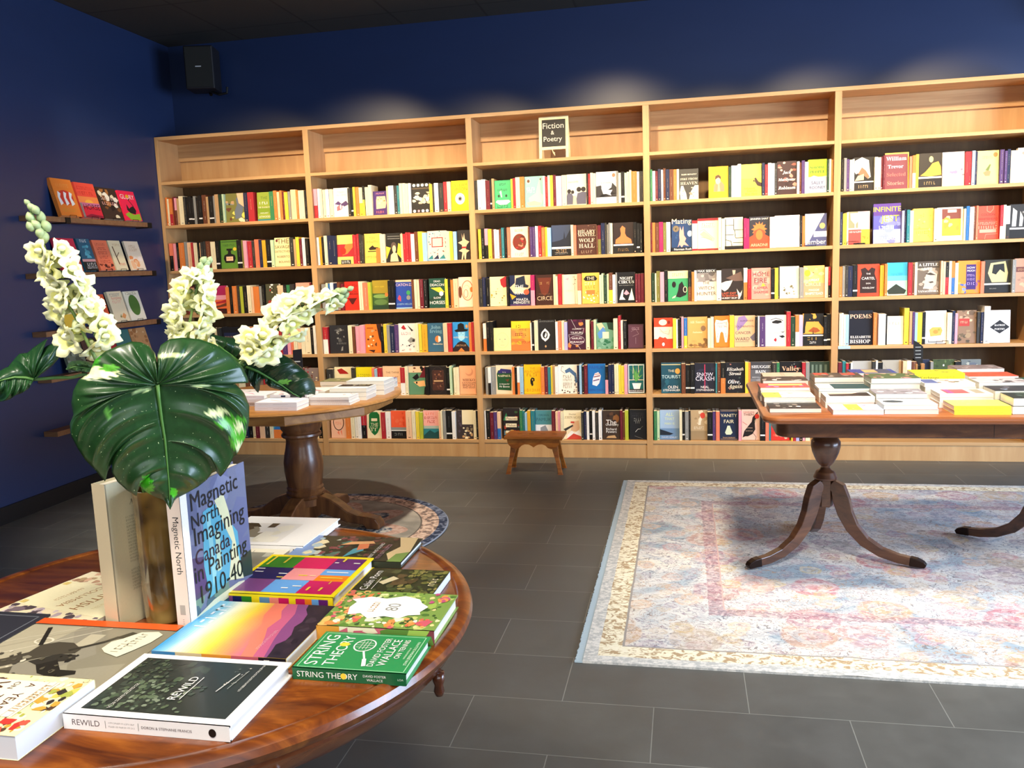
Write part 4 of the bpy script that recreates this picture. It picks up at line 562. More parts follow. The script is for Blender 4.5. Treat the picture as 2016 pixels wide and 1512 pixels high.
for s in specs:
    W = s['x1']-s['x0']; seed = rr.randint(1, 9999)
    if s['f'] == 'F':
        c, lab, a = CV[s['k']]; H = s['h'] or rr.uniform(.196, .203); T = rr.uniform(.018, .03); lean = math.radians(3.5)
        b = B(); book_into(b, W, H, T, c, a, '', seed=seed)
        o = b.build('book', PRINT); X = Vector((1, 0, 0)); Z = Vector((0, math.sin(lean), math.cos(lean)))
        o.matrix_world = frame(Vector((s['x0'], .026+rr.uniform(0, .008), s['z']+.0005+T*math.sin(lean))), X, Z)
    else:
        c, *c2 = s['k'].split('/'); H = s['h'] or rr.uniform(.186, .203); D = rr.uniform(.122, .134); y = .014+rr.uniform(0, .012)
        if c == 'pc': base, sp = 'bk', 'r .78 0 .83 1 wh;k .4 .5 .4 gy 9'
        elif c == 'rw': base, sp = 'wh', 'r 0 0 .1 1 rd;r .93 0 1 1 rd;k .4 .5 .4 tn 8'
        else:
            base = c; tc = rr.choice(['br', 'mr', 'dg', 'gy']) if c in LIGHT else rr.choice(['wh', 'cr', 'tn', 'pe'])
            k = rr.randint(6, 14); cen = rr.uniform(.3, .5)
            sp = 'k %.2f .5 %.2f %s %d' % (cen, min(.6, k*.045), tc, k)
            if rr.random() < .6: sp += ';k .8 .5 %.2f %s %d' % (.14, tc, 4)
            if rr.random() < .5: sp += ';r .93 .3 .955 .7 %s' % tc
        if c2: sp = 'r %.2f 0 1 1 %s;' % (rr.uniform(.45, .62), c2[0])+sp
        b = B(); dest = s.get('rest')
        M = frame(Vector((s['x1'], y, s['z']+.0004)), Vector((0, 1, 0)), Vector((0, 0, 1)))
        if dest: b = rest; b.T = M
        book_into(b, D, H, W, base, '', sp, seed=seed, eps=.00018)
        if dest: b.T = None; continue
        o = b.build('book', PRINT); o.matrix_world = M
    tag(o, s['lab'], 'book', s['g'])
tag(rest.build('shelved_books', PRINT), 'slim spine-out books filling the remaining gaps along the oak bookcase rows', 'books', kind='stuff')
bx_ = B(); bx_.box(4.628, -.0035, .7155, 4.70, -.0005, .7335, C('#a8c4dc')); tag(bx_.build('shelf_label', PRINT), 'pale blue shelf label strip under the white and cream spines beside POEMS', 'label')
# ------------------------------------------------------------------ chalkboard sign on the top shelf
def chalk_sign():
    x0, x1, z0, z1, y = 2.763, 2.957, 1.9885, 2.258, .045
    t = empty('chalkboard_sign', ((x0+x1)/2, y, z0), 'small wooden A-frame chalkboard reading Fiction & Poetry on the top shelf', 'sign')
    def part(name, b, m, **k):
        o = b.build(name, m, t, **k); o.location = -Vector(t.location); return o
    m1 = wood('pale_sign_wood', '#e0c890', '#ecd8a4', '#f2e2b4', (8, 8, 8)); w_ = .019
    for a in (x0, x1-w_):
        b = B(); b.prism([(0, 0), (w_, 0), (w_, z1-z0), (0, z1-z0)], ((a, y-.008, z0), (1, 0, 0), (0, .09, 1)), (0, .008, 0)); part('leg', b, m1)
        b = B(); b.prism([(0, 0), (.012, 0), (.012, z1-z0-.01), (0, z1-z0-.01)], ((a+.004, y+.115, z0), (1, 0, 0), (0, -.28, 1)), (0, .007, 0)); part('leg', b, m1)
    for zz, hh in ((z1-w_-z0, w_), (.058, .019)):
        b = B(); b.prism([(x0+w_, zz), (x1-w_, zz), (x1-w_, zz+hh), (x0+w_, zz+hh)], ((0, y-.007, z0), (1, 0, 0), (0, .09, 1)), (0, .007, 0)); part('crossbar', b, m1)
    b = B(); b.prism([(x0+w_, .077), (x1-w_, .077), (x1-w_, z1-z0-w_), (x0+w_, z1-z0-w_)], ((0, y-.003, z0), (1, 0, 0), (0, .09, 1)), (0, .004, 0), C('#0e0d0c'))
    V = Vector((0, .09, 1)).normalized(); O = Vector((x0+w_, y-.003+.09*.077, z0+.077))
    art(b, O, Vector((1, 0, 0)), V, Vector((0, -1, .09)).normalized(), x1-x0-2*w_, z1-z0-w_-.077, 't .48 .78 .88 #e8dcc8 Fiction;t .45 .52 .14 #e8dcc8 &;t .46 .26 .82 #e8dcc8 Poetry', .0004)
    part('chalkboard', b, PRINT)
    b = B(); b.tube([(2.85, y-.012, z0+.056), (2.86, y-.012, z0+.03), (2.868, y-.012, z0+.036)], .003, 6); b.tube([(2.86, y-.012, z0+.04), (2.868, y-.012, z0+.018)], .003, 6); part('twine_bow', b, m1)
chalk_sign()
# ------------------------------------------------------------------ left wall display shelves
WS = [1.688, 1.362, 1.028, .762, .444]
for i, z in enumerate(WS):
    t = empty('display_shelf', (0, -.81, z), '%s of the five brown display shelves on the navy left wall' % ('highest', 'second highest', 'middle', 'second lowest', 'lowest')[i], 'shelf', 'display shelves on the left wall')
    b = B(); b.box(0.002, -.545, -.03, .095, .545, 0); b.build('board', DARKW if False else wood('shelf_edge_wood_%d' % i, '#7c5434', '#8c6240', '#98704c', (3, 20, 20)), t, bevel=.001)
    for y in (-.29, .505):
        b = B(); b.box(.002, y, -.036, .101, y+.04, -.0302); b.box(.0952, y, -.0302, .101, y+.04, .0); b.build('bracket', BLACKM, t)
def easel(y, z, T):
    b = B(); w_ = .028; k = math.tan(math.radians(15)); xf = .080; xb = lambda h: .075-T/math.cos(math.radians(15))-.003-k*h
    for q in (-1, 1):
        b.tube([(xb(.13), y+q*w_, z+.13), (xb(.012), y+q*w_, z+.012), (xb(0), y+q*w_, z+.0018), (xf, y+q*w_, z+.0018), (xf+.003, y+q*w_, z+.016)], .0015, 6)
    b.tube([(xf+.003, y-w_, z+.016), (xf+.003, y+w_, z+.016)], .0015, 6)
    b.tube([(xb(.13), y-w_, z+.13), (xb(.13), y+w_, z+.13)], .0015, 6)
    return b.build('book_easel', BLACKM)
WB = [  # row, y0, y1, height, colour, label, art, thickness
 (0, -1.100, -0.922, .232, '#ee8430', 'orange book with three white figures, on the highest display shelf', 'e .5 .5 .36 .2 #d8402c;p wh .15 .28 .3 .34 .22 .5 .3 .6 .18 .66 .12 .5;p wh .42 .28 .58 .34 .5 .5 .58 .62 .46 .66 .4 .5;p wh .68 .28 .85 .34 .76 .5 .85 .62 .72 .66 .66 .5;k .5 .16 .7 #d8a040 9;k .5 .82 .6 #f0a050 7', .025),
 (0, -0.905, -0.722, .222, '#e8503c', 'coral and red book reading HORSE with a low sun, on the highest display shelf', 'r 0 .42 1 .6 #f08848;e .5 .42 .2 .1 #f4b040;r 0 .32 1 .42 #c86c8c;r 0 0 1 .3 #d8283c;p #8c1c34 0 .0 .4 .1 1 .06 1 0;t .55 .3 .8 #3c1420 HORSE;k .5 .85 .8 #d84030 9;k .5 .7 .7 #d84030 6;r 0 0 .1 .4 #8c8078', .03),
 (0, -0.708, -0.517, .21, '#3c2c24', 'brown and cream painted book, third along the highest display shelf', 'b 0 .05 1 .95 14 .13 #e8d8b0,#7c4c28,#f0e8d0,#a86c34,#241c18;k .5 .66 .8 #f0d8c0 8;k .5 .5 .8 #f0b0a0 8', .02),
 (0, -0.497, -0.326, .205, '#e8244c', 'pink red book reading GLORY with a black animal, on the highest display shelf', 't .5 .8 .85 #f0e0d0 GLORY;e .5 .82 .1 .06 my;p #1c1c1c .25 .35 .4 .25 .7 .22 .8 .35 .7 .5 .5 .45 .4 .4 .3 .55;p #8cb430 .05 .2 .3 .28 .6 .2 .95 .25 .95 .02 .3 .02;l #1c1c1c .03 .7 .5 .5 .7 .6 .75', .02),
 (1, -1.135, -0.960, .205, '#d8304c', 'crimson and magenta book behind the white flower spike, on the second display shelf', 'r 0 .35 1 .65 #b83068;r 0 0 1 .3 #e04c34', .02),
 (1, -0.940, -0.821, .205, '#2c6078', 'dark teal book with a pale cloud figure, on the second display shelf', 'b .3 .4 .8 .85 8 .15 #5cb0c0,#4c98a8;r 0 .28 1 .36 #d8a09c;r 0 0 1 .28 #1c2424;k .5 .93 .5 wh 5;k .6 .2 .7 wh 5;k .6 .1 .8 wh 9', .022),
 (1, -0.799, -0.658, .2, '#ee7c58', 'salmon book with dark foliage along its foot, on the second display shelf', 'b 0 0 1 .22 12 .1 #5c2820,#a84830,#3c1c1c;k .5 .85 .7 #b84c3c 7;k .5 .72 .6 #b84c3c 6;k .5 .58 .6 #b84c3c 6;k .5 .44 .6 #b84c3c 6;k .5 .3 .7 #b84c3c 8', .018),
 (1, -0.646, -0.526, .2, '#eedfb4', 'cream book with a brown branch, on the second display shelf', 'l #5c3c24 .08 .25 .8 .35 .4 .4 .2;l #5c3c24 .04 .35 .45 .65 .6;k .6 .85 .6 tn 8;k .65 .2 .5 sm 6', .02),
 (1, -0.484, -0.335, .2, '#f4e2c4', 'cream and orange watercolour book at the end of the second display shelf', 'b .05 0 .95 .5 10 .16 #f0a870,#f4c090,#f8e8d8,#ee9458;k .5 .82 .5 tn 5;k .5 .7 .6 tn 8', .014),
 (2, -1.162, -1.000, .2, '#f0c440', 'yellow book behind the white flower spike, on the middle display shelf', 'r .2 .4 .8 .6 #f4e0a0', .02),
 (2, -0.889, -0.745, .19, '#e85c34', 'orange red book partly behind the white flowers, on the middle display shelf', 'e .5 .5 .3 .2 #d83c24', .02),
 (2, -0.706, -0.562, .205, '#f0e0b8', 'cream book with a small orange flower, on the middle display shelf', 'k .5 .88 .7 gy 7;t .55 .77 .7 #e8a080 ^keeping;k .5 .65 .6 #f0a890 5;p #e8a060 .5 .15 .7 .28 .85 .2 .7 .08;p ol .4 .15 .5 .25 .5 .12', .02),
 (2, -0.546, -0.383, .2, '#f0ead0', 'cream book with a large green oval, at the end of the middle display shelf', 'e .5 .52 .33 .36 #4c7834;k .5 .93 .7 ol 8', .018),
 (3, -1.162, -1.010, .19, '#6c7460', 'grey green mottled book low behind the left plant leaf, on the second lowest shelf', 'b 0 0 1 1 16 .14 #4c5444,#8c9480,#5c5c48,#3c4438;k .4 .9 .4 cr 5', .02),
 (3, -1.000, -0.830, .19, '#4c342c', 'dark brown book beside the mottled grey green one, on the second lowest shelf', 'b 0 0 1 1 12 .14 #8c7464,#2c2420,#6c4434', .02),
 (3, -0.779, -0.685, .19, '#8c2430', 'dark red and white book peeping over the big leaf, on the second lowest shelf', 'r 0 0 1 .5 #d8d0cc;e .5 .6 .3 .2 rd', .02),
 (3, -0.680, -0.525, .215, '#3c7470', 'sea green book above the big leaf, on the second lowest shelf', 'r 0 0 1 .3 #2c5450', .02),
 (3, -0.516, -0.340, .215, '#c89460', 'tan patterned book above the big leaf, at the end of the second lowest shelf', 'b 0 0 1 1 18 .1 #e0b888,#a87040,#b88858', .018)]
for r, y0, y1, H, c, lab, a, T in WB:
    z = WS[r]+.0042+T*math.sin(math.radians(15)); lean = math.radians(15); b = B()
    Z = Vector((-math.sin(lean), 0, math.cos(lean))); X = Vector((0, 1, 0))
    book_into(b, y1-y0, H, T, c, a, 'k .4 .5 .4 %s 8' % ('dg' if sum(C(c)) > 1.4 else 'cr'), seed=int(-y0*1000), hard=T > .021)
    o = b.build('book', PRINT); o.matrix_world = frame(Vector((.075, y0, z)), X, Z); tag(o, lab, 'book', 'books facing out on the wall display shelves')
    e = easel((y0+y1)/2, WS[r], T); tag(e, 'black wire easel holding the %s' % lab.split(',')[0].split(' on the')[0].split(' at the')[0].split(' behind')[0], 'book easel', 'wire book easels')
# wire easels on the oak bookcase
for x, z, what in ((3.99, 1.358, 'cream and black cover with stacked book shapes'), (4.455, 1.358, 'slate blue and white cover'), (4.705, 1.358, 'colour blocked cover with a wine glass'), (5.236, .734, 'white cover with an orange toast shape')):
    b = B(); y = .022; w_ = .034
    b.tube([(x-w_, y+.006, z+.003), (x-w_, y-.006, z+.004), (x-w_, y-.006, z+.02), (x+w_, y-.006, z+.02), (x+w_, y-.006, z+.004), (x+w_, y+.006, z+.003)], .0016, 6)
    tag(b.build('book_easel', BLACKM), 'black wire easel lip in front of the %s' % what, 'book easel', 'wire book easels')
# ------------------------------------------------------------------ speakers
def speaker(x, y, z, rz, lab):
    t = empty('wall_speaker', (x, y, z), lab, 'speaker', 'black speakers high on the wall', rz)
    b = B(); b.box(-.1, -.09, -.145, .1, .09, .145); b.build('cabinet', BLACKP, t, bevel=.008)
    b = B(); b.box(-.088, -.096, -.133, .088, -.0905, .133); b.build('grille', plain('speaker_grille', '#1a1a16', .8), t)
    b = B(); b.box(-.022, -.0985, .0, .018, -.0965, .006, C('#c8c8c8')); b.build('badge', PRINT, t)
    b = B(); b.tube([(.03, .02, -.14), (.1, .0, -.17), (.155, -.0, -.16), (.16, 0, -.12)], .009, 8); b.tube([(.03, .05, -.16), (0, .09, -.1)], .012, 8); b.build('bracket', BLACKM, t)
speaker(.375, .09, 2.75, math.radians(14), 'black speaker hanging in the corner above the leftmost bookcase bay')
speaker(6.02, .12, 2.74, math.radians(-18), 'black speaker on the back wall at the right edge of the photo')
# ------------------------------------------------------------------ rugs
def rug_mat(x0, x1, y0, y1):
    m, nt, b, n, st = mat('faded_floral_rug_pile')
    g = n('ShaderNodeNewGeometry'); sp = n('ShaderNodeSeparateXYZ', (0, g.outputs['Position']))
    def mt(op, a, c=0.): return n('ShaderNodeMath', (0, a), (1, c), operation=op).outputs[0]
    wn = n('ShaderNodeTexNoise', (0, g.outputs['Position']), ('Scale', 7.), ('Detail', 3.))
    wob = mt('MULTIPLY', mt('SUBTRACT', wn.outputs[0], .5), .03)
    dx = mt('MINIMUM', mt('SUBTRACT', sp.outputs[0], x0), mt('SUBTRACT', x1, sp.outputs[0]))
    dy = mt('MINIMUM', mt('SUBTRACT', sp.outputs[1], y0), mt('SUBTRACT', y1, sp.outputs[1]))
    d = mt('MINIMUM', dx, dy); dw = mt('ADD', d, mt('MULTIPLY', wob, .35))
    def band(a, c):
        return mt('MULTIPLY', mt('GREATER_THAN', dw, a), mt('LESS_THAN', dw, c))
    def noise(s, det=5., dist=0., off=0):
        mp = n('ShaderNodeMapping', (0, g.outputs['Position']), (1, (off, off*.7, 0)), (3, (1, 1.3, 1)))
        return n('ShaderNodeTexNoise', (0, mp.outputs[0]), ('Scale', s), ('Detail', det), ('Roughness', .65), ('Distortion', dist)).outputs[0]
    basec = ramp(n, noise(2.2, 4, 1.), (.36, '#98a8b4'), (.5, '#d2d0cc'), (.66, '#e2dacc'))
    # scrolling line work
    l1 = noise(9, 2, 2.2, 3); ln = mt('LESS_THAN', mt('ABSOLUTE', mt('SUBTRACT', l1, .5)), .012)
    basec = mixc(n, mt('MULTIPLY', ln, .75), basec, c4('#746c6c'))
    fine = mt('GREATER_THAN', noise(38, 3, 1.5, 5), .575)
    basec = mixc(n, mt('MULTIPLY', fine, .62), basec, ramp(n, noise(3., 2, 0, 9), (.38, '#6c7c90'), (.5, '#907484'), (.62, '#b89064')))
    # blossoms: voronoi cells, ringed
    def blossoms(scale, rad, off, cols, rnd=1.):
        mp = n('ShaderNodeMapping', (0, g.outputs['Position']), (1, (off, off*1.7, 0)))
        wv = n('ShaderNodeVectorMath', (0, mp.outputs[0]), (1, n('ShaderNodeVectorMath', (0, n('ShaderNodeTexNoise', (0, g.outputs['Position']), ('Scale', 14.), ('Detail', 3.)).outputs[1]), (1, (.05, .05, 0)), operation='MULTIPLY').outputs[0]), operation='ADD')
        v = n('ShaderNodeTexVoronoi', (0, wv.outputs[0]), ('Scale', scale), ('Randomness', rnd), voronoi_dimensions='2D')
        mask = mt('LESS_THAN', v.outputs['Distance'], rad); ring = mt('GREATER_THAN', mt('SINE', mt('MULTIPLY', v.outputs['Distance'], 3.2*PI/rad)), .0)
        hue = n('ShaderNodeSeparateColor', (0, v.outputs['Color'])).outputs[0]
        c = ramp(n, hue, *[((i+.5)/len(cols), q) for i, q in enumerate(cols)])
        c = mixc(n, mt('MULTIPLY', mt('GREATER_THAN', noise(30, 3, 1, off), .52), .5), c, c4('#f0e4dc'))
        return mask, ring, c
    for scale, rad, off, cols, fac in ((3.1, .3, 1.3, ('#b46470', '#d89078', '#7c8ca0', '#c8a060', '#a06878'), .72), (5.7, .26, 7.7, ('#d8b088', '#8c7890', '#b87884', '#c8b070'), .55), (11., .3, 4.1, ('#a08898', '#7c90a0', '#c0a070'), .4)):
        mk, rg, c = blossoms(scale, rad, off, cols)
        basec = mixc(n, mt('MULTIPLY', mk, mt('ADD', mt('MULTIPLY', rg, fac*.5), fac*.4)), basec, c)
    # borders
    edge = ramp(n, noise(60, 2), (.4, '#b8b8b4'), (.6, '#e0dcd4'))
    basec = mixc(n, band(-.1, .045), basec, edge)
    sm = ramp(n, noise(34, 2, 1.), (.42, '#b49a78'), (.5, '#ece2c4'), (.62, '#f0e8d0'))
    basec = mixc(n, band(.045, .125), basec, sm)
    basec = mixc(n, band(.122, .130), basec, c4('#a09890'))
    mr = ramp(n, noise(44, 2, 1.), (.42, '#7c5464'), (.5, '#a87c88'), (.6, '#d8b8b4'))
    basec = mixc(n, mt('MULTIPLY', band(.42, .475), .55), basec, mr)
    basec = mixc(n, band(.475, .480), basec, c4('#c8a8a0'))
    st('Base Color', basec); st('Roughness', .95); st('Specular IOR Level', .1)
    bp = n('ShaderNodeBump', ('Strength', .25), ('Distance', .003), ('Height', noise(180, 2))); st('Normal', bp.outputs[0])
    return m
RX0, RX1, RY0, RY1 = 3.345, 6.2, -2.955, -.600
t = empty('area_rug', ((RX0+RX1)/2, (RY0+RY1)/2, 0), 'large faded floral rectangular rug under the long dining table', 'rug')
b = B(); nx, ny = 40, 34; P = []
for j in range(ny+1):
    for i in range(nx+1):
        x = RX0+(RX1-RX0)*i/nx; y = RY0+(RY1-RY0)*j/ny
        fold = .0035*math.exp(-((x-4.16+.05*(y+2))/.035)**2)+.002*math.exp(-((x-5.0)/.05)**2)
        P.append((x-t.location.x, y-t.location.y, .008+fold))
b.fs(P, [(j*(nx+1)+i, j*(nx+1)+i+1, (j+1)*(nx+1)+i+1, (j+1)*(nx+1)+i) for j in range(ny) for i in range(nx)], (1, 1, 1))
b.box(RX0-t.location.x, RY0-t.location.y, .0005, RX1-t.location.x, RY1-t.location.y, .0075)
b.build('pile', rug_mat(RX0, RX1, RY0, RY1), t, smooth='auto')
b = B(); rr2 = random.Random(2)
for i in range(470):
    y = RY0+(RY1-RY0)*(i+.5)/470-t.location.y; x = RX0-t.location.x
    b.box(x-.022-rr2.uniform(0, .005), y-.0022, .001, x+.002, y+.0022, .0065, C('#b8ccd6'))
b.build('fringe', PRINT, t)['label'] = 'pale blue fringe'
def rug2():
    m, nt, b, n, st = mat('round_rug_pile')
    tc = n('ShaderNodeTexCoord'); ob = tc.outputs['Object']; sp = n('ShaderNodeSeparateXYZ', (0, ob))
    def mt(op, a, c=0.): return n('ShaderNodeMath', (0, a), (1, c), operation=op).outputs[0]
    r = mt('SQRT', mt('ADD', mt('POWER', mt('ABSOLUTE', sp.outputs[0]), 2.), mt('POWER', mt('ABSOLUTE', sp.outputs[1]), 2.)))
    th = mt('ARCTAN2', sp.outputs[1], sp.outputs[0])
    nz = n('ShaderNodeTexNoise', (0, ob), ('Scale', 30.), ('Detail', 4.), ('Distortion', 1.)).outputs[0]
    big = n('ShaderNodeTexNoise', (0, ob), ('Scale', 5.), ('Detail', 4.)).outputs[0]
    c = ramp(n, big, (.4, '#8c877c'), (.6, '#b4ab9c'))
    star = mt('ADD', .36, mt('MULTIPLY', mt('COSINE', mt('MULTIPLY', th, 8.)), .07)); ds = mt('SUBTRACT', r, star)
    nav = ramp(n, nz, (.42, '#444c58'), (.5, '#848a90'), (.58, '#b8b0a4'))
    c = mixc(n, mt('LESS_THAN', ds, -.04), c, nav)
    c = mixc(n, mt('LESS_THAN', mt('ABSOLUTE', ds), .04), c, ramp(n, nz, (.4, '#a88474'), (.6, '#c4a898')))
    c = mixc(n, mt('LESS_THAN', r, .2), c, ramp(n, nz, (.45, '#8c877c'), (.6, '#b4ab9c')))
    def band(a, d, col):
        nonlocal c; c = mixc(n, mt('MULTIPLY', mt('GREATER_THAN', r, a), mt('LESS_THAN', r, d)), c, col)
    band(.515, .523, c4('#6c645c')); band(.523, .61, ramp(n, nz, (.42, '#7c6c64'), (.5, '#c8a894'), (.6, '#dcc4b0'))); band(.61, .66, ramp(n, nz, (.45, '#343c50'), (.6, '#848ca0'))); band(.653, .67, c4('#8c94a4'))
    st('Base Color', c); st('Roughness', .95); st('Specular IOR Level', .1)
    return m
b = B(); b.lathe([(.001, .0005), (.655, .0005), (.66, .004), (.655, .008), (.001, .008)], n=96)
o = b.build('round_rug', rug2()); o.location = (1.84, -1.66, 0); tag(o, 'round patterned rug with a navy edge under the far pedestal table', 'rug')
# ------------------------------------------------------------------ stool
def stool():
    cx, cy = 2.75, -.37
    t = empty('footstool', (cx, cy, 0), 'small orange pine footstool with a scalloped apron in front of the middle bay', 'stool')
    b = B(); b.box(-.187, -.098, .224, .187, .098, .242)
    b.build('seat', PINE, t, bevel=.003)
    b = B()
    for i in range(4): b.box(-.115+.075*i, -.012+(i % 2)*.0, .2421, -.085+.075*i, -.004, .2424, C('#2c1408'))
    b.build('slot_marks', PRINT, t)
    prof = [(-.168, 0)]
    prof += [(-.168+.003*0, -.012), (-.16, -.035), (-.14, -.055), (-.112, -.062), (-.092, -.056), (-.075, -.04), (-.055, -.032), (-.03, -.034), (-.012, -.043), (0, -.052), (.012, -.043), (.03, -.034), (.055, -.032), (.075, -.04), (.092, -.056), (.112, -.062), (.14, -.055), (.16, -.035), (.168, -.012), (.168, 0)]
    for y in (-.088, .076):
        b = B(); b.prism(prof, ((0, y, .224), (1, 0, 0), (0, 0, 1)), (0, .012, 0)); b.build('apron', PINE, t)
    for sx in (-1, 1):
        for sy in (-1, 1):
            b = B(); pts = [(0, .224, .022), (.15, .17, .02), (.5, .10, .013), (.8, .045, .012), (1, .0, .015)]
            P = []
            for f, z, w_ in pts:
                x = sx*(.125+.042*f); y = sy*(.055+.035*f)
                P.append([(x-w_, y-.009, z), (x+w_, y-.009, z), (x+w_, y+.009, z), (x-w_, y+.009, z)])
            vs = [q for r_ in P for q in r_]; F = []
            for i in range(4):
                for k in range(4): F.append((i*4+k, i*4+(k+1) % 4, (i+1)*4+(k+1) % 4, (i+1)*4+k))
            F += [(0, 1, 2, 3), (19, 18, 17, 16)]; b.fs(vs, F, (1, 1, 1)); b.build('leg', PINE, t, bevel=.002)
stool()
# ------------------------------------------------------------------ tables
def sabre(b, ang, path, wd, cx=0, cy=0):
    ca, sa = math.cos(ang), math.sin(ang); P = []; n = len(path)
    for i, (r, z, h) in enumerate(path):
        a = path[max(i-1, 0)]; d = path[min(i+1, n-1)]; tx, tz = d[0]-a[0], d[1]-a[1]; L = math.hypot(tx, tz); nx, nz = -tz/L, tx/L
        for s, k in ((-1, -1), (1, -1), (1, 1), (-1, 1)):
            rr_, zz = r+nx*h*k, max(.0, z+nz*h*k); w_ = wd(i/(n-1))*s
            P.append((cx+rr_*ca-w_*sa, cy+rr_*sa+w_*ca, zz))
    F = [(i*4+k, i*4+(k+1) % 4, (i+1)*4+(k+1) % 4, (i+1)*4+k) for i in range(n-1) for k in range(4)]+[(3, 2, 1, 0), tuple(range((n-1)*4, n*4))]
    b.fs(P, F, (1, 1, 1))
# front round table
NX, NY, NZ = 2.814, -4.302, .725
t = empty('round_pedestal_table', (NX, NY, 0), 'round polished mahogany table in the foreground covered with large books', 'table')
b = B(); b.lathe([(.001, .690), (.47, .690), (.492, .692), (.503, .700), (.508, .711), (.505, .7205), (.497, .7262), (.489, .7272), (.4825, .7258), (.4805, .7235), (.477, .7232), (.474, .725), (.001, .725)], n=128)
o = b.build('tabletop', [MAHO], t, smooth='auto')
b = B(); b.lathe([(.44, .6895), (.484, .6895), (.488, .684), (.480, .668), (.468, .655), (.462, .650), (.44, .650)], n=128); b.build('moulded_edge', MAHR, t, smooth='auto')
for k in range(9):
    a = math.radians(-5+40*k); b = B(); b.lathe([(.001, .622), (.006, .624), (.009, .632), (.007, .642), (.010, .650), (.010, .664), (.001, .664)], .476*math.cos(a), .476*math.sin(a), 14); b.build('drop_finial', MAHR, t, smooth=True)
b = B(); b.lathe([(.001, .15), (.07, .15), (.085, .18), (.05, .22), (.04, .3), (.06, .4), (.07, .5), (.05, .58), (.09, .62), (.14, .66), (.14, .689), (.001, .689)], n=40); b.build('pedestal', MAHR, t, smooth='auto')
for k in range(4):
    b = B(); sabre(b, math.radians(20+90*k), [(.05, .2, .03), (.15, .18, .028), (.25, .1, .024), (.36, .03, .02), (.42, .02, .02)], lambda f: .025-.006*f); b.build('leg', MAHR, t, bevel=.004)
# far round table
FX0, FY0, FZ = 1.71, -1.60, .69
t = empty('octagonal_pedestal_table', (FX0, FY0, 0), 'brown round-topped pedestal table with an octagonal apron on the round rug', 'table')
b = B(); b.lathe([(.001, .668), (.535, .668), (.549, .671), (.556, .678), (.553, .686), (.545, .690), (.001, .690)], n=96); b.build('tabletop', HONEY, t, smooth='auto')
b = B(); b.lathe([(.47, .620), (.505, .620), (.509, .626), (.509, .6677), (.47, .6677)], n=8, a0=math.radians(-68.5)); b.build('apron', BROWN if False else HONEY, t)
b = B(); b.lathe([(.001, .12), (.085, .12), (.088, .155), (.096, .163), (.088, .172), (.096, .18), (.098, .19), (.090, .2), (.094, .212), (.088, .222), (.093, .255), (.099, .30), (.100, .345), (.094, .385), (.084, .43), (.080, .462), (.084, .475), (.098, .48), (.102, .487), (.100, .497), (.092, .502), (.095, .512), (.102, .52), (.11, .56), (.12, .6677), (.001, .6677)], n=48); o = b.build('pedestal', BROWN, t, smooth='auto'); o.location = (.035, .0, 0)
for k in range(4):
    b = B(); A = math.radians(-4+90*k)
    prof = [(.03, .02), (.03, .165), (.10, .165), (.16, .145), (.20, .12), (.25, .085), (.30, .067), (.36, .062), (.40, .055), (.42, .03), (.42, .0), (.35, .0), (.33, .022), (.24, .03), (.16, .055), (.10, .07)]
    U = Vector((math.cos(A), math.sin(A), 0)); Wv = Vector((-math.sin(A), math.cos(A), 0)); b.prism(prof, (U*0+Wv*-.036+Vector((.035, 0, .008)), U, (0, 0, 1)), Wv*.072); b.build('leg', BROWN, t, bevel=.006)
# long dining table
DX0, DX1, DY0, DY1, DZ = 3.978, 5.53, -2.278, -1.283, .70
t = empty('dining_table', ((DX0+DX1)/2, (DY0+DY1)/2, 0), 'long reddish brown double pedestal dining table stacked with paperbacks', 'table')
def rrect(x0, y0, x1, y1, r, n=6):
    P = []
    for cx, cy, a in ((x1-r, y0+r, -90), (x1-r, y1-r, 0), (x0+r, y1-r, 90), (x0+r, y0+r, 180)):
        P += [(cx+r*math.cos(math.radians(a+90*i/n)), cy+r*math.sin(math.radians(a+90*i/n))) for i in range(n+1)]
    return P
cx0, cy0 = t.location.x, t.location.y; xm = 4.80
def loops(b, layers):
    n = len(layers[0][0]); P = [(x-cx0, y-cy0, z) for L, z in layers for x, y in L]
    F = [(i*n+k, i*n+(k+1) % n, (i+1)*n+(k+1) % n, (i+1)*n+k) for i in range(len(layers)-1) for k in range(n)]+[tuple(reversed(range(n))), tuple(range((len(layers)-1)*n, len(layers)*n))]
    b.fs(P, F, (1, 1, 1))
b = B(); lay = []
for ins, z in ((.012, .672), (.004, .675), (.0, .683), (.0, .690), (.003, .697), (.008, .700)): lay.append((rrect(DX0+ins, DY0+ins, DX1-ins, DY1-ins, .06), z))
loops(b, lay); b.build('tabletop', REDW, t, smooth='auto')
b = B(); loops(b, [(rrect(DX0+.062, DY0+.05, DX1-.062, DY1-.05, .05), .612), (rrect(DX0+.055, DY0+.043, DX1-.055, DY1-.043, .05), .617), (rrect(DX0+.055, DY0+.043, DX1-.055, DY1-.043, .05), .6718)]); b.build('apron', DARKW, t, smooth='auto')
b = B(); b.box(xm-cx0-.0008, DY0+.0425-cy0, .6175, xm-cx0+.0008, DY0+.0428-cy0, .671, C('#1c1008')); b.build('leaf_joint', PRINT, t)
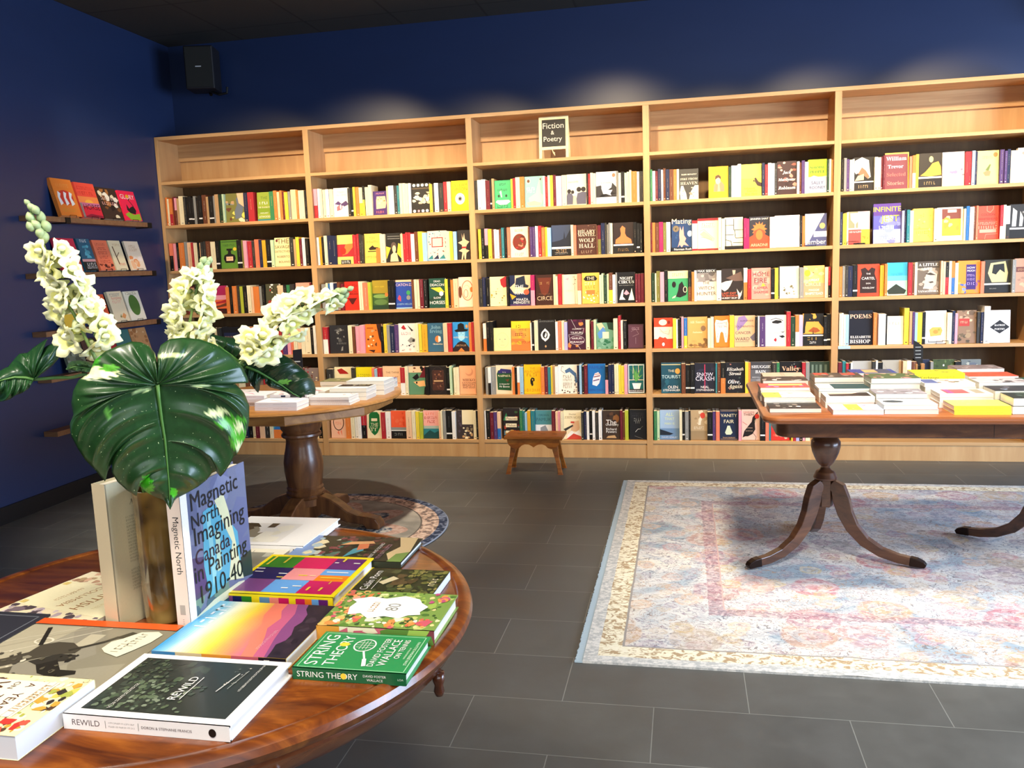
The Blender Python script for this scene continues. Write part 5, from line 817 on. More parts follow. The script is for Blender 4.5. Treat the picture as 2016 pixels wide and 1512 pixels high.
for pcx, pcy, angs in ((4.275, -1.83, (-147, -21, 93)), (5.215, -1.75, (140, 20, 262))):
    b = B(); b.lathe([(.001, .345), (.047, .350), (.050, .358), (.046, .366), (.040, .38), (.038, .384), (.024, .392), (.018, .402), (.02, .408), (.026, .412), (.036, .425), (.046, .445), (.055, .468), (.061, .495), (.060, .515), (.052, .528), (.042, .536), (.03, .542), (.045, .548), (.05, .56), (.05, .6118), (.001, .6118)], n=40)
    o = b.build('pedestal', DARKW, t, smooth='auto'); o.location = (pcx-cx0, pcy-cy0, 0)
    b = B(); b.lathe([(.001, .228), (.030, .228), (.034, .234), (.034, .345), (.001, .345)], n=6); o = b.build('hub', DARKW, t); o.location = (pcx-cx0, pcy-cy0, 0)
    for A in angs:
        path = [(.028, .325, .02), (.055, .305, .03), (.068, .26, .034), (.085, .20, .031), (.115, .14, .027), (.165, .085, .023), (.23, .048, .020), (.30, .030, .018), (.345, .026, .017)]
        if A in (140,): pass
        b = B(); sabre(b, math.radians(A), path, lambda f: .019-.003*f); o = b.build('leg', DARKW, t, bevel=.003); o.location = (pcx-cx0, pcy-cy0, .009)
        b = B(); sabre(b, math.radians(A), [(.343, .0265, .0185), (.37, .024, .0175), (.392, .018, .014), (.403, .012, .008)], lambda f: .0185-.005*f); q = b.build('foot_cap', plain('dark_bronze', '#2c1c14', .35, .6), o, bevel=.003)
# ------------------------------------------------------------------ large books on the front table
def near(name_lab, x0, y0, x1, y1, z0, T, cover, front, spine, mode='flat', hard=True, pages='#efeae0', rot=0, mt=GLOSS, cols=None, seed=3, group='large books on the front round table'):
    X, Z = FX[mode]; H = (x1-x0) if mode in ('flat', 'flat2') else (y1-y0); W = (y1-y0) if mode in ('flat', 'flat2') else (x1-x0)
    org = dict(flat=Vector((x1, y0, z0+T)), flat2=Vector((x0, y1, z0+T)), flatx=Vector((x0, y0, z0+T)))[mode]
    t = empty('book', org, name_lab, 'book', group)
    M = frame(org, X, Z)
    if rot: M = Matrix.Translation(org) @ Matrix.Rotation(rot, 4, 'Z') @ Matrix.Translation(-org) @ M
    t.matrix_world = M
    b = B(); pm = B(); book_into(b, W, H, T, cover, front, spine, pages, hard, seed, cols, eps=.00007, pm=pm)
    b.build('cover', mt, t); pm.build('page_block', PAGES, t); return t
ZT = NZ+.0004
near('book with white border and dark foliage photo titled REWILD, spine facing out', 2.872, -4.676, 3.114, -4.500, ZT, .021, '#f4f2f0', 'r .09 .06 .93 .94 #2c312c;b .1 .45 .9 .93 60 .07 #2f352f,#3a443a,#343c34,#2c322d;b .1 .55 .65 .93 90 .03 #4a5a44,#5c6c54,#38423a,#6a7862,#2c312c;b .12 .35 .55 .75 70 .022 #56644c,#6c7a64,#3a463c,#7c8874;b .6 .68 .92 .93 40 .02 #4c5844,#3c463c;b .55 .2 .85 .3 18 .008 #a0a0a0,#c8c0b0,#5c605c;l #c0c0bc .012 .45 .27 .75 .24;l #8c9088 .008 .5 .22 .8 .2;t .47 .48 .36 wh REWILD;l wh .007 .3 .43 .65 .43;k .3 .78 .38 wh 24;k .7 .14 .45 wh 34', 't .14 .5 .17 #5c4c4c REWILD;k .36 .62 .16 gy 20;k .36 .38 .16 gy 20;r .26 .25 .263 .75 gy;r .46 .25 .463 .75 gy;t .63 .5 .3 #6c5c5c DORON & STEPHANIE FRANCIS;e .9 .5 .022 .28 bk')
near('green tennis book titled STRING THEORY with a white racket, at the table edge', 3.1185, -4.508, 3.292, -4.385, ZT, .018, '#2c8c50', 'l #a8d8b0 .01 .04 .03 .04 .97 .96 .97 .96 .03 .04 .03;t .5 .88 .8 wh STRING;t .5 .72 .8 wh THEORY;e .66 .72 .055 .045 #f0d040;o .66 .53 .17 .1 .018 wh;l wh .006 .55 .5 .78 .5;l wh .006 .55 .53 .78 .53;l wh .006 .55 .56 .78 .56;l wh .006 .6 .46 .6 .6;l wh .006 .66 .44 .66 .62;l wh .006 .72 .46 .72 .6;l wh .025 .5 .5 .3 .44;l wh .05 .3 .44 .12 .4;t .5 .35 .75 wh DAVID FOSTER;t .5 .26 .7 wh WALLACE;t .6 .17 .5 wh ON TENNIS;t .5 .1 .3 #d0e8d0 INTRODUCTION BY;t .5 .055 .62 #d0e8d0 JOHN JEREMIAH SULLIVAN', 't .31 .5 .54 wh STRING THEORY;e .457 .5 .026 .26 #f0d040;t .73 .64 .2 wh DAVID FOSTER;t .73 .32 .14 wh WALLACE;t .955 .5 .05 #c0d8c0 LOA', cols='#145c34')
near('yellow bordered book of coloured blocks with dashes, behind the sunset book', 2.858, -4.262, 3.076, -4.058, ZT, .022, '#f4dc18', 'r .06 .04 .36 .35 #c8145c;r .06 .35 .36 .66 #64a0dc;r .06 .66 .36 .96 #7c4480;r .36 .04 .5 .32 #ec8018;r .5 .04 .65 .32 #64a0dc;r .36 .32 .65 .62 #ec9494;r .36 .62 .65 .96 #141c5c;r .65 .04 .94 .32 #5c1c6c;r .65 .32 .94 .64 #d8145c;r .65 .64 .94 .96 #2c8424;r .6 .88 .62 .96 wh;r .52 .86 .54 .94 wh;r .49 .62 .51 .7 wh;r .4 .62 .42 .68 yl;r .46 .42 .48 .5 yl;r .46 .34 .48 .4 pe;r .42 .08 .44 .28 yl;r .56 .08 .58 .28 wh;r .15 .46 .17 .52 wh;r .2 .36 .22 .44 wh;r .12 .16 .2 .18 yl;r .12 .27 .2 .29 yl;r .28 .14 .35 .15 yl;r .7 .9 .94 .92 yl;r .76 .76 .94 .78 yl;r .84 .22 .94 .24 yl;r .8 .26 .82 .3 wh;r .8 .06 .82 .12 wh', 'r .03 .1 .12 .8 #7c4480;r .12 .1 .2 .8 #141c5c;r .2 .1 .29 .8 #2c8424;r .36 .1 .45 .8 #5c8cb0;r .45 .1 .53 .8 #e88474;r .53 .1 .62 .8 #c8145c;r .68 .1 .76 .8 #c8145c;r .76 .1 .82 .8 #ec8018;r .82 .1 .88 .8 #64a0dc;r .88 .1 .96 .8 #5c1c6c')
near('small dark green forest cover book, nearest the right rim', 3.09, -4.224, 3.245, -4.100, ZT, .017, '#2c3420', 'b 0 0 1 1 60 .09 #3c4c28,#24301c,#4c5434,#1c2818;b 0 0 1 .5 70 .05 #7c7c3c,#5c6030,#8c844c,#4c5428,#6c7038;b .3 .3 .8 .6 10 .09 #4c4028,#5c4c30;p #d8cca4 .35 .68 .6 .55 .68 .64 .43 .76;t .5 .87 .75 wh Cabin Porn;l wh .008 .15 .77 .6 .77;k .5 .1 .3 cr 5', '', hard=False, pages='#dfe2ee')
near('floral cookbook with a white burst and the number 80', 3.098, -4.378, 3.295, -4.230, ZT, .024, '#7c9c4c', 'b 0 0 1 1 60 .08 #9cbc54,#5c8438,#c4d07c,#3c5c2c,#b4c870,#7ca048;b 0 0 1 1 80 .035 #9cbc54,#4c7434,#e4e8b0,#3c5c2c,#ecd894;b 0 0 .28 1 22 .07 #cc5c6c,#e8904c,#f4ecd0,#f0b868;b .05 .0 .3 .9 30 .03 #e06850,#f0a860,#3c5c30,#f8f0d8;b .3 .75 1 1 22 .06 #e88c4c,#d87464,#f0c070,#f4a890;b .3 .7 1 1 26 .03 #4c7c3c,#f0b070,#e06850;b .7 0 1 .2 8 .06 #b8507c,#f09850;p #fcfaf4 .3 .5 .22 .62 .35 .72 .3 .82 .5 .86 .65 .84 .72 .9 .82 .75 .78 .6 .88 .45 .8 .3 .7 .26 .6 .18 .45 .22 .38 .2 .35 .3 .26 .36;t .55 .48 .2 gy 80;k .55 .65 .3 tn 6', 'r 0 0 .25 1 #d89838;b .2 0 1 1 14 .12 #5c8438,#e8e0c0,#c86478,#9cbc54', cols='#7c3840', pages='#f0ead8')
near('rainbow sunset landscape book with dark hills, behind the REWILD book', 2.874, -4.486, 3.098, -4.290, ZT, .019, '#f0c848', 'g 0 .24 1 1 34 .012 #94588c #d86c84 #ec8464 #f0a850 #f4d838 #f4e484 #f4f0d4 #90d0e8 #4aa4dc;p #ec7c64 0 .33 .2 .37 .35 .42 .55 .43 .75 .5 1 .52 1 .3 0 .2;p #c05c80 0 .24 .2 .27 .35 .31 .5 .36 .7 .34 .85 .4 1 .41 1 .2 0 .15;p #84487c 0 .16 .3 .22 .5 .25 .8 .27 1 .33 1 .1 0 .1;p #2c2430 0 0 0 .14 .1 .15 .22 .17 .3 .13 .4 .13 .55 .17 .65 .15 .8 .17 .9 .22 1 .24 1 0;b .05 .02 .95 .13 12 .05 #3c303c,#241c28,#342834;k .3 .27 .35 #e0b8c0 22;k .7 .88 .5 #f8fcff 6', 'r 0 0 .18 1 #4088c0;r .18 0 .38 1 #d8c8a0;r .38 0 .6 1 #e09838;r .6 0 .8 1 #c86070;r .8 0 1 1 #1c1620;k .6 .5 .16 wh 8;r .84 .3 .88 .8 wh;r .846 .4 .874 .7 #1c1620', hard=False, pages='#f2efe6')
near('colourful landscape painting book titled FOREST AND SOUND at the back of the table', 2.878, -4.054, 3.130, -3.906, ZT, .013, '#2c3428', 'p #7c98c8 0 .8 1 .9 1 1 0 1;b .0 .7 1 .9 14 .09 #e8dcb0,#c8d0c0,#a8c0c8;b 0 .55 1 .75 40 .06 #7c3c44,#2c3c2c,#4c7c70,#8c4c50;b 0 .2 1 .6 60 .06 #2c2c24,#3c4434,#5c3434,#1c2820,#6c4440;b 0 .15 .4 .5 20 .03 #3c5c34,#5c6c3c;p #4ca4b4 .1 .52 .45 .5 .6 .44 .4 .4;p #e88458 .4 .46 .7 .5 .75 .42 .5 .38;p #ecb078 .6 .65 .75 .58 .8 .4 .7 .36 .65 .5;p #e8cc98 0 .1 .3 .18 .6 .12 1 .2 1 .04 .4 .0 0 .02;p #7c9c50 0 0 .4 0 .3 .1 0 .12;t .38 .29 .68 wh FOREST AND SOUND;k .4 .22 .6 #b898a8 16', '', hard=True, pages='#f6f4ee')
near('white book with a black and white photo at the back of the table', 2.665, -3.99, 2.892, -3.790, ZT, .016, '#f6f5f2', 'r .1 .3 .75 .98 #e8e6e0;b .25 .55 .75 .95 12 .12 #3c382c,#5c5644,#8c8674,#2c281c;b .1 .35 .7 .6 10 .12 #e8e4d0,#f0ecdc', 'r .9 .3 .95 .6 dg')
near('pale cream book with a grey sketch between the standing book and the painting book', 2.62, -4.215, 2.868, -4.0, ZT, .012, '#efe9d0', 'r .45 .1 .9 .7 #8a8a7c;b .45 .1 .9 .7 14 .08 #5c5c50,#b8b8a8,#3c3c34;l gy .006 .1 .2 .95 .3;k .3 .3 .35 gy 14', '', hard=False)
near('grey photo book with an orange strip and bubble lettering, spread across the table front', 2.590, -4.625, 2.866, -4.386, ZT, .014, '#8c8672', 'b 0 0 1 1 10 .3 #948e7c,#8a8470,#9c9682;p #b4ac92 0 .62 .5 .7 .9 .62 .9 1 .0 1;r .62 .4 .8 .5 #bcb49a;l #a8a088 .012 .9 .55 .5 .98;l #d0c8b0 .01 .9 .42 .35 .98;l #d0c8b0 .008 .9 .6 .6 .98;p #4c4638 .1 .98 .3 .72 .42 .6 .5 .5 .52 .42 .58 .42 .66 .52 .66 .62 .6 .7 .5 .7 .4 .78 .25 .98;p #38342a .38 .62 .5 .5 .5 .4 .44 .36 .4 .44 .34 .54;p #2c281e .34 .54 .24 .46 .2 .34 .26 .24 .3 .26 .3 .36 .42 .46;l #3c382c .03 .55 .48 .7 .34 .78 .3;p #3c382c .76 .32 .86 .26 .84 .2 .76 .26;o .66 .72 .05 .06 .015 #e0d8c0;l #2c281e .03 .6 .7 .86 .82;p #5c5644 .0 .75 .22 .62 .3 .66 .12 .86;b .05 .62 .5 .97 40 .022 #4c4638,#d8d0b8,#5c5644,#8c8672;b .2 .28 .5 .6 14 .02 #5c5644,#2c281e;p #e8e4c8 .55 .25 .5 .14 .6 .1 .72 .06 .84 .05 .88 .1 .86 .2 .75 .26 .7 .3 .6 .3;k .75 .16 .2 #a09a84 6;k .65 .2 .18 #a09a84 5;r .91 0 1 1 #e85c20', '', hard=False, pages='#e0dccc')
near('cookbook titled A YEAR ON THE WILD SIDE with red flowers at the front left', 2.665, -4.752, 2.868, -4.606, ZT, .033, '#efe4b4', 'b 0 0 1 1 70 .06 #e8c860,#f0ead0,#8c6c54,#5c4434,#c8a040,#7c8c3c,#f0ead0;b .0 0 1 1 90 .025 #6c4c3c,#e8d8a0,#a8b050,#c8a040,#f0ead0;b .1 .8 .6 1 18 .05 #e0a040,#3c3430,#a8b050,#f0e8d0;b .76 .6 1 .97 14 .07 #d83c34,#e85c48,#c82c2c;r .12 .12 .74 .8 #f6f0d8;l br .004 .12 .72 .74 .72;l br .004 .12 .78 .74 .78;t .2 .62 .08 #5c3c24 A;t .5 .62 .32 #5c3c24 YEAR;t .22 .5 .13 #5c3c24 ON;t .5 .5 .22 #5c3c24 THE;t .43 .38 .55 #5c3c24 WILD;t .43 .23 .55 #5c3c24 SIDE;k .43 .75 .5 tn 12', '', mode='flat2', hard=False, pages='#dfe3ea')
near('charcoal hardback with a raised border at the left edge of the photo', 2.395, -4.585, 2.600, -4.372, ZT, .016, '#34343a', 'l #70747c .012 .06 .06 .06 .94 .94 .94 .94 .06 .06 .06;o .6 .5 .15 .12 .01 #70747c', '')
near('tan and cream book titled BRITISH COLUMBIA, turned towards the wall', 2.520, -4.375, 2.735, -4.162, ZT, .012, '#f0e4c0', 'b 0 0 .25 1 50 .05 #c8a080,#a88468,#e0b898,#b8a078;b .78 0 1 1 44 .05 #b8a8b0,#7c6c74,#d8c8cc,#54484c;r .25 0 .78 1 #f4ecc4;t .5 .62 .45 #a8743c BRITISH;t .5 .45 .45 #b88c5c COLUMBIA;k .5 .3 .3 tn 12;k .5 .78 .35 #d8c890 18;r .28 .02 .34 .08 #e0c878;r .7 .02 .76 .08 #e0c878;r .28 .9 .34 .97 #e0c878', '', mode='flat2', hard=False, rot=math.radians(-12))
near('small pink patterned paperback by the far rim behind the cream standing book', 2.50, -4.10, 2.64, -3.99, ZT, .013, '#d89488', 'b 0 0 1 1 20 .08 #e8b0a0,#b86c64,#f0c8b8', '', hard=False)
def standing(lab, x1, y0, y1, H, T, cover, front, spine, cols=None, pages='#efe8d8', seed=2, rz=0):
    org = Vector((x1, y0, ZT)); t = empty('book', org, lab, 'book', 'large books on the front round table')
    M = frame(org, Vector((0, 1, 0)), Vector((0, 0, 1)))
    if rz: M = Matrix.Translation(org) @ Matrix.Rotation(rz, 4, 'Z') @ Matrix.Translation(-org) @ M
    t.matrix_world = M
    b = B(); pm = B(); book_into(b, y1-y0, H, T, cover, front, spine, pages, True, seed, cols, eps=.00007, pm=pm); b.build('cover', GLOSS, t); pm.build('page_block', PAGES, t)
standing('upright book titled Magnetic North with a blue iceberg cover, beside the vase', 2.876, -4.382, -4.172, .243, .024, '#6c7490',
  'b .05 .3 1 1 16 .2 #707898,#5c6484,#7c84a4,#646c90;p #4c4464 .0 .2 .3 .2 .35 .45 .1 .5 0 .45;p #54406c .0 .35 .3 .38 .25 .25 0 .22;p #2c3c34 .65 .28 1 .3 1 .1 .7 .15;b 0 .05 .6 .2 8 .1 #4c6470,#6c8c7c;p #58a8c0 .3 .78 .45 .8 .62 .75 .7 .6 .8 .5 .82 .2 .3 .15 .25 .4;p #8cc8cc .34 .75 .4 .76 .42 .3 .36 .2;p #dcdcb0 .48 .82 .62 .84 .68 .7 .74 .5 .8 .25 .84 .12 .6 .18 .7 .45 .6 .6;p #b8d4b8 .45 .6 .52 .58 .5 .3 .44 .3;p #d8d8b8 .05 .08 .35 .12 .75 .12 .85 .1 .8 .04 .1 .0;r 0 0 1 .06 #2c6478;r 0 0 .09 1 #f2efe8;t .5 .865 .72 #14181c Magnetic;t .33 .745 .4 #14181c North;t .54 .615 .78 #14181c Imagining;t .4 .485 .52 #30202c Canada;t .52 .355 .82 #14241c in Painting;t .5 .215 .66 #14241c 1910-40', 't .38 .5 .4 #2c2c2c Magnetic North;r .8 .3 .87 .7 #b0a8a0;k .93 .5 .06 gy 4', cols='#efdcd0')
standing('thick cream book standing upright left of the amber vase', 2.742, -4.384, -4.180, .252, .031, '#cfc4a0', 't .3 .84 .16 #6c6450 ^AMA;'+';'.join('k .27 %.3f .2 #7c7460 %d' % (.74-.022*i_, 19+i_*7 % 5) for i_ in range(15))+';'+';'.join('k .26 %.3f .18 #7c7460 %d' % (.37-.022*i_, 16+i_*5 % 4) for i_ in range(7)), '', cols='#d8c6a4', rz=math.radians(-14))
# ------------------------------------------------------------------ vase and plants
m, nt, bs, n, st = mat('amber_glass')
nzv = n('ShaderNodeTexNoise', (0, n('ShaderNodeTexCoord').outputs['Object']), ('Scale', 14.), ('Detail', 2.)); st('Base Color', ramp(n, nzv.outputs[0], (.35, '#4a3418'), (.55, '#8a6a34'), (.7, '#b89858')))
st('Roughness', .12); st('Transmission Weight', .35); st('IOR', 1.45); AMBER = m
VX, VY = 2.797, -4.33
b = B(); b.lathe([(.001, .0), (.030, .0), (.034, .004), (.036, .06), (.036, .2), (.037, .235), (.034, .235), (.032, .2), (.032, .05), (.001, .045)], n=40)
o = b.build('vase', AMBER, smooth='auto'); o.location = (VX, VY, ZT); tag(o, 'amber brown cylinder vase between the two upright books, holding the stems', 'vase')
LEAVES={"main":{"d":0.1,"mid":[[40,156],[40,134],[41,102],[43,69],[43,39],[43,4],[41,-42]],"L":[[40,166],[42,185],[40,202],[33,213],[23,219],[10,221],[-8,216],[-26,209],[-41,197],[-50,178],[-64,171],[-73,155],[-77,138],[-76,120],[-82,107],[-82,90],[-75,70],[-67,51],[-56,34],[-45,14],[-41,28],[-33,42],[-34,25],[-28,10],[-17,-5],[-5,-17],[-3,-10],[1,-2],[11,-14],[23,-24],[33,-30],[41,-42]],"R":[[42,166],[43,185],[45,201],[50,213],[63,221],[81,222],[105,218],[127,208],[147,192],[164,171],[170,154],[171,146],[155,157],[123,164],[100,162],[123,157],[149,148],[163,130],[169,109],[167,84],[161,62],[150,42],[145,32],[140,30],[136,21],[127,7],[119,-2],[113,8],[107,6],[98,-5],[84,-15],[66,-24],[52,-30],[46,-37],[41,-42]]},"right":{"d":-0.1,"mid":[[188,151],[208,141],[226,128],[249,111],[267,95],[280,87]],"L":[[182,163],[198,169],[217,171],[236,171],[256,167],[273,156],[288,140],[302,125],[310,110],[312,97],[310,86],[305,90],[300,98],[299,87],[291,89],[280,87]],"R":[[183,139],[190,129],[199,114],[208,100],[211,106],[213,116],[217,124],[222,127],[222,116],[230,108],[243,103],[258,96],[268,88],[280,87]]},"left":{"d":-0.09,"mid":[[-142,158],[-153,162],[-168,164],[-181,162],[-202,157]],"L":[[-133,164],[-123,173],[-115,177],[-106,187],[-100,197],[-98,206],[-98,215],[-107,213],[-118,210],[-129,203],[-123,212],[-118,221],[-128,215],[-140,207],[-148,200],[-150,189],[-154,185],[-148,200],[-160,199],[-165,194],[-174,184],[-178,179],[-182,178],[-191,173],[-202,157]],"R":[[-142,156],[-148,151],[-153,146],[-159,141],[-170,135],[-177,133],[-182,131],[-189,126],[-198,125],[-202,157]]},"small":{"d":-0.08,"mid":[[-52,168],[-66,172],[-79,175],[-93,172]],"L":[[-53,176],[-61,180],[-74,183],[-85,182],[-91,178],[-93,172]],"R":[[-54,164],[-62,164],[-76,166],[-86,168],[-91,170],[-93,172]]},"back":{"d":-0.15,"mid":[[190,148],[170,168],[149,188],[125,213]],"L":[[210,165],[198,185],[181,197],[159,202],[142,207],[125,213]],"R":[[180,134],[163,141],[147,156],[131,180],[125,213]]}}
SPIKES=[{"d":0.0,"stem":[[-113,429],[-107,408],[-101,382],[-96,355],[-87,320],[-77,285],[-64,253],[-55,223],[-45,193],[-29,147]],"fl":[[-106,357,22,180],[-73,360,20,20],[-86,347,17,-20],[-98,328,24,175],[-61,329,25,25],[-87,307,22,200],[-51,307,24,10],[-50,282,27,0],[-60,296,20,-30],[-85,286,23,190],[-45,263,26,-10],[-90,267,24,185],[-66,238,18,-80],[-28,243,25,0],[-27,224,22,-20],[-81,225,30,180],[-42,205,24,-60],[-43,272,20,40],[-92,340,18,160]],"bud":[[-113,430,6],[-108,423,8],[-103,419,9],[-112,408,9],[-98,408,10],[-104,397,9],[-112,394,9],[-92,395,11],[-97,379,12],[-101,385,10]]},{"d":-0.05,"stem":[[139,340],[128,321],[118,300],[110,275],[103,250],[96,225],[90,200],[73,149]],"fl":[[104,309,24,160],[132,299,22,10],[118,317,20,90],[89,291,22,175],[134,280,25,0],[110,279,22,120],[79,266,22,180],[111,265,22,-90],[128,250,24,-20],[76,250,24,190],[119,230,24,-20],[80,230,26,180],[75,213,24,190],[114,208,26,-20],[127,193,22,-10],[74,198,20,200],[89,221,20,-90],[125,266,22,20]],"bud":[[128,339,8],[133,333,10],[139,338,8],[131,326,10],[136,319,9],[123,329,8],[120,321,10],[125,312,9]]},{"d":-0.02,"stem":[[367,280],[344,273],[321,263],[290,253],[263,238],[239,219],[209,193],[187,176],[144,147],[86,126]],"fl":[[322,271,20,110],[331,253,18,-60],[304,266,24,100],[296,247,22,-80],[279,274,24,110],[280,241,22,-70],[256,262,26,120],[258,225,24,-60],[237,248,26,130],[240,239,20,-90],[265,207,22,-70],[222,223,24,130],[210,210,25,140],[234,196,26,-60],[189,208,23,150],[186,186,22,180],[212,176,26,-60],[225,183,24,-50],[197,194,22,200],[251,251,22,80]],"bud":[[336,275,9],[344,267,10],[351,279,9],[357,270,9],[365,282,7],[344,278,10],[334,263,9],[350,261,9]]}]

PO = Vector((2.82, -4.40, 1.0)); PR = Vector((.82, .572, 0)).normalized(); PN = Vector((PR.y, -PR.x, 0)); PU = Vector((0, 0, 1))
VT = Vector((VX, VY, ZT+.2))
def pp(s, t_, d): return PO+PR*(s/1000)+PU*(t_/1000)+PN*d
def leaf_mat():
    m, nt, b, n, st = mat('glossy_leaf')
    a = n('ShaderNodeAttribute', attribute_name='col'); nz = n('ShaderNodeTexNoise', ('Scale', 26.), ('Detail', 4.), ('Distortion', .6)); f = n('ShaderNodeMapRange', (0, nz.outputs[0]), (3, .6), (4, 1.4))
    c = mixc(n, 1., a.outputs[0], f.outputs[0], 'MULTIPLY')
    nz2 = n('ShaderNodeTexNoise', ('Scale', 70.), ('Detail', 2.)); f2 = n('ShaderNodeMath', (0, nz2.outputs[0]), (1, .735), operation='GREATER_THAN')
    c = mixc(n, f2.outputs[0], c, c4('#c8d8a0')); st('Base Color', c); st('Roughness', .36); st('Specular IOR Level', .5); st('Coat Weight', .15); st('Coat Roughness', .15)
    return m
LEAF = leaf_mat(); STEM = plain('plant_stem', '#4c6c34', .45)
def resamp(P, n):
    P = [Vector((a, b_, 0)) for a, b_ in P]; L = [0]
    for i in range(len(P)-1): L.append(L[-1]+(P[i+1]-P[i]).length)
    out = []
    for k in range(n):
        d = L[-1]*k/(n-1); i = 0
        while i < len(L)-2 and L[i+1] < d: i += 1
        f = (d-L[i])/max(1e-6, L[i+1]-L[i]); out.append(P[i].lerp(P[i+1], min(1, max(0, f))))
    return out
def leaf(name, lab, D, depth, veins, base='#1f421d', patches=(), petiole=None, curl=.02, straight=1., group='monstera leaves in the vase'):
    t = empty(name, pp(*D['mid'][0], D['d']), lab, 'leaf', group); o0 = Vector(t.location)
    n, m_ = 280, 24; mid = resamp(D['mid'], 101); b = B(); cb = C(base)
    vcs = []; b.vc = vcs
    for side in ('L', 'R'):
        out = resamp(D[side], n); P = []; cols = []
        for i in range(n):
            f = i/(n-1); dv_ = mid[-1]-mid[0]; al = (out[i]-mid[0]).dot(dv_)/dv_.length; la = abs((out[i]-mid[0]).cross(dv_).z)/dv_.length
            k = min(1., max(0., (al-.85*la)/dv_.length, (f-.9)/.1)); mp = mid[int(k*100)]
            du_ = dv_.normalized(); corner = out[i]-du_*((out[i]-mp).dot(du_)); wgt = .8*min(1, max(0, al/(.3*dv_.length)))*straight
            ctrl = ((mp+out[i])/2).lerp(corner, wgt)
            for j in range(m_+1):
                u = j/m_; q = mp*((1-u)**2)+ctrl*(2*u*(1-u))+out[i]*(u*u)
                ph = f*veins*2*PI+.8*u
                hgt = .018*math.sin(PI*min(1, u*.9))*(.4+.6*math.sin(PI*min(1, f+.15))) - curl*u*u + .0052*(1-2*abs(math.sin(ph/2))**.7)*math.sin(PI*min(1, u*1.02))*(.6+.5*u) + .0012*math.cos(ph*2+1)*math.sin(PI*u) - .02*(k**2)*0
                hgt += depth*(k-.3)
                P.append(pp(q.x, q.y, D['d']+hgt)-o0); cols.append((q.x, q.y, u, f))
        i0 = len(b.v); b.v += [tuple(p) for p in P]
        for x, y, u, f in cols:
            vv = abs(((f*veins) % 1)-.5)*2; kv = max(0, (vv-.9)/.1)*min(1, u*6)*(1-u)*.8; col = tuple(q*(1+kv) for q in cb)
            for (sx, sy, rx, ry, pc) in patches:
                e = ((x-sx)/rx)**2+((y-sy)/ry)**2
                if e < 1+.3*math.sin(x*.45+y*.7)+.3*math.sin(y*1.1-x*.35)+.15*math.sin(x*2.1): col = C(pc)
            vcs.append(col)
        for i in range(n-1):
            for j in range(m_):
                a = i*(m_+1)+j; c = (a, a+1, a+m_+2, a+m_+1) if side == 'R' else (a, a+m_+1, a+m_+2, a+1)
                b.f.append(tuple(i0+x for x in c)); b.mi.append(0)
                b.c.append(cb)
    o = b.build('blade', LEAF, t, smooth=True)
    md = o.modifiers.new('thickness', 'SOLIDIFY'); md.thickness = .0007; md.offset = -1
    b = B(); mm = [D['mid'][0]]+D['mid'][1:]; npt = len(mm)
    b.tube([pp(*q, D['d']+.003+depth*(max(0, i/(npt-1))-.3))-o0 for i, q in enumerate(mm)], [.0028*(1-.75*i/(npt-1)) for i in range(npt)], 8, C('#54803c')); b.build('midrib', print_leafstem, t, smooth=True)
    if petiole:
        pts = [Vector(p) for p in petiole]; s0 = pp(*D['mid'][0], D['d']-depth*.3)
        path = [s0]+pts; b = B(); fine = []; ex = [path[0]*2-path[1]]+path+[path[-1]*2-path[-2]]
        for k in range(len(path)-1):              # smooth curve through the points
            A_, B_, C_, D_ = ex[k:k+4]
            for i in range(8):
                f = i/8; fine.append(.5*((2*B_)+(C_-A_)*f+(2*A_-5*B_+4*C_-D_)*f*f+(3*B_-A_-3*C_+D_)*f**3)-o0)
        fine.append(path[-1]-o0)
        b.tube(fine, .0027, 8, C('#4c7034')); b.build('petiole', print_leafstem, t, smooth=True)
print_leafstem = print_mat('leaf_stalk', .4)
leaf('monstera_leaf', 'big dark green monstera leaf with pale variegated patches, hanging over the upright books', LEAVES['main'], -.03, 13, patches=((-52, 195, 18, 12, '#3c9420'), (-40, 180, 30, 9, '#e4ecb4'), (-22, 186, 12, 5, '#58a830'), (138, 88, 22, 9, '#4ca02c'), (120, 105, 16, 6, '#dce8ac'), (148, 62, 12, 26, '#54ac30'), (150, 45, 6, 9, '#e0e8b4'), (150, 78, 7, 9, '#e0e8b4'), (60, 198, 22, 3, '#c8dc9c'), (20, 150, 12, 3, '#b8d08c'), (-30, 120, 4, 10, '#5c9c3c'), (100, 150, 14, 2.5, '#dce8ac'), (12, 0, 9, 17, '#3cac18'), (48, -16, 5, 8, '#48b424')), petiole=[VT+PN*.03+PU*.10, VT+Vector((0.0141, -0.0141, 0))+PU*.045, VT+Vector((0.0141, -0.0141, 0))-PU*.13])
leaf('monstera_leaf', 'dark monstera leaf with torn edges reaching right over the far table', LEAVES['right'], .0, 6, '#16331a', patches=((252, 118, 12, 5, '#7cc050'),), petiole=[VT+Vector((0.0141, 0.0141, 0))+PR*.03+PU*.09, VT+Vector((0.0141, 0.0141, 0))+PU*.045, VT+Vector((0.0141, 0.0141, 0))-PU*.13])
leaf('monstera_leaf', 'split monstera leaf reaching out of the left edge of the photo', LEAVES['left'], .0, 6, '#1c4420', patches=((-190, 195, 16, 5, '#c8d8b0'), (-248, 130, 14, 10, '#8c9c78')), petiole=[pp(LEAVES['small']['mid'][-1][0], LEAVES['small']['mid'][-1][1]-17, -.105), pp(LEAVES['small']['mid'][0][0], LEAVES['small']['mid'][0][1]-26, -.10), VT+Vector((-0.0200, 0.0000, 0))+PU*.06, VT+Vector((-0.0200, 0.0000, 0))-PU*.13])
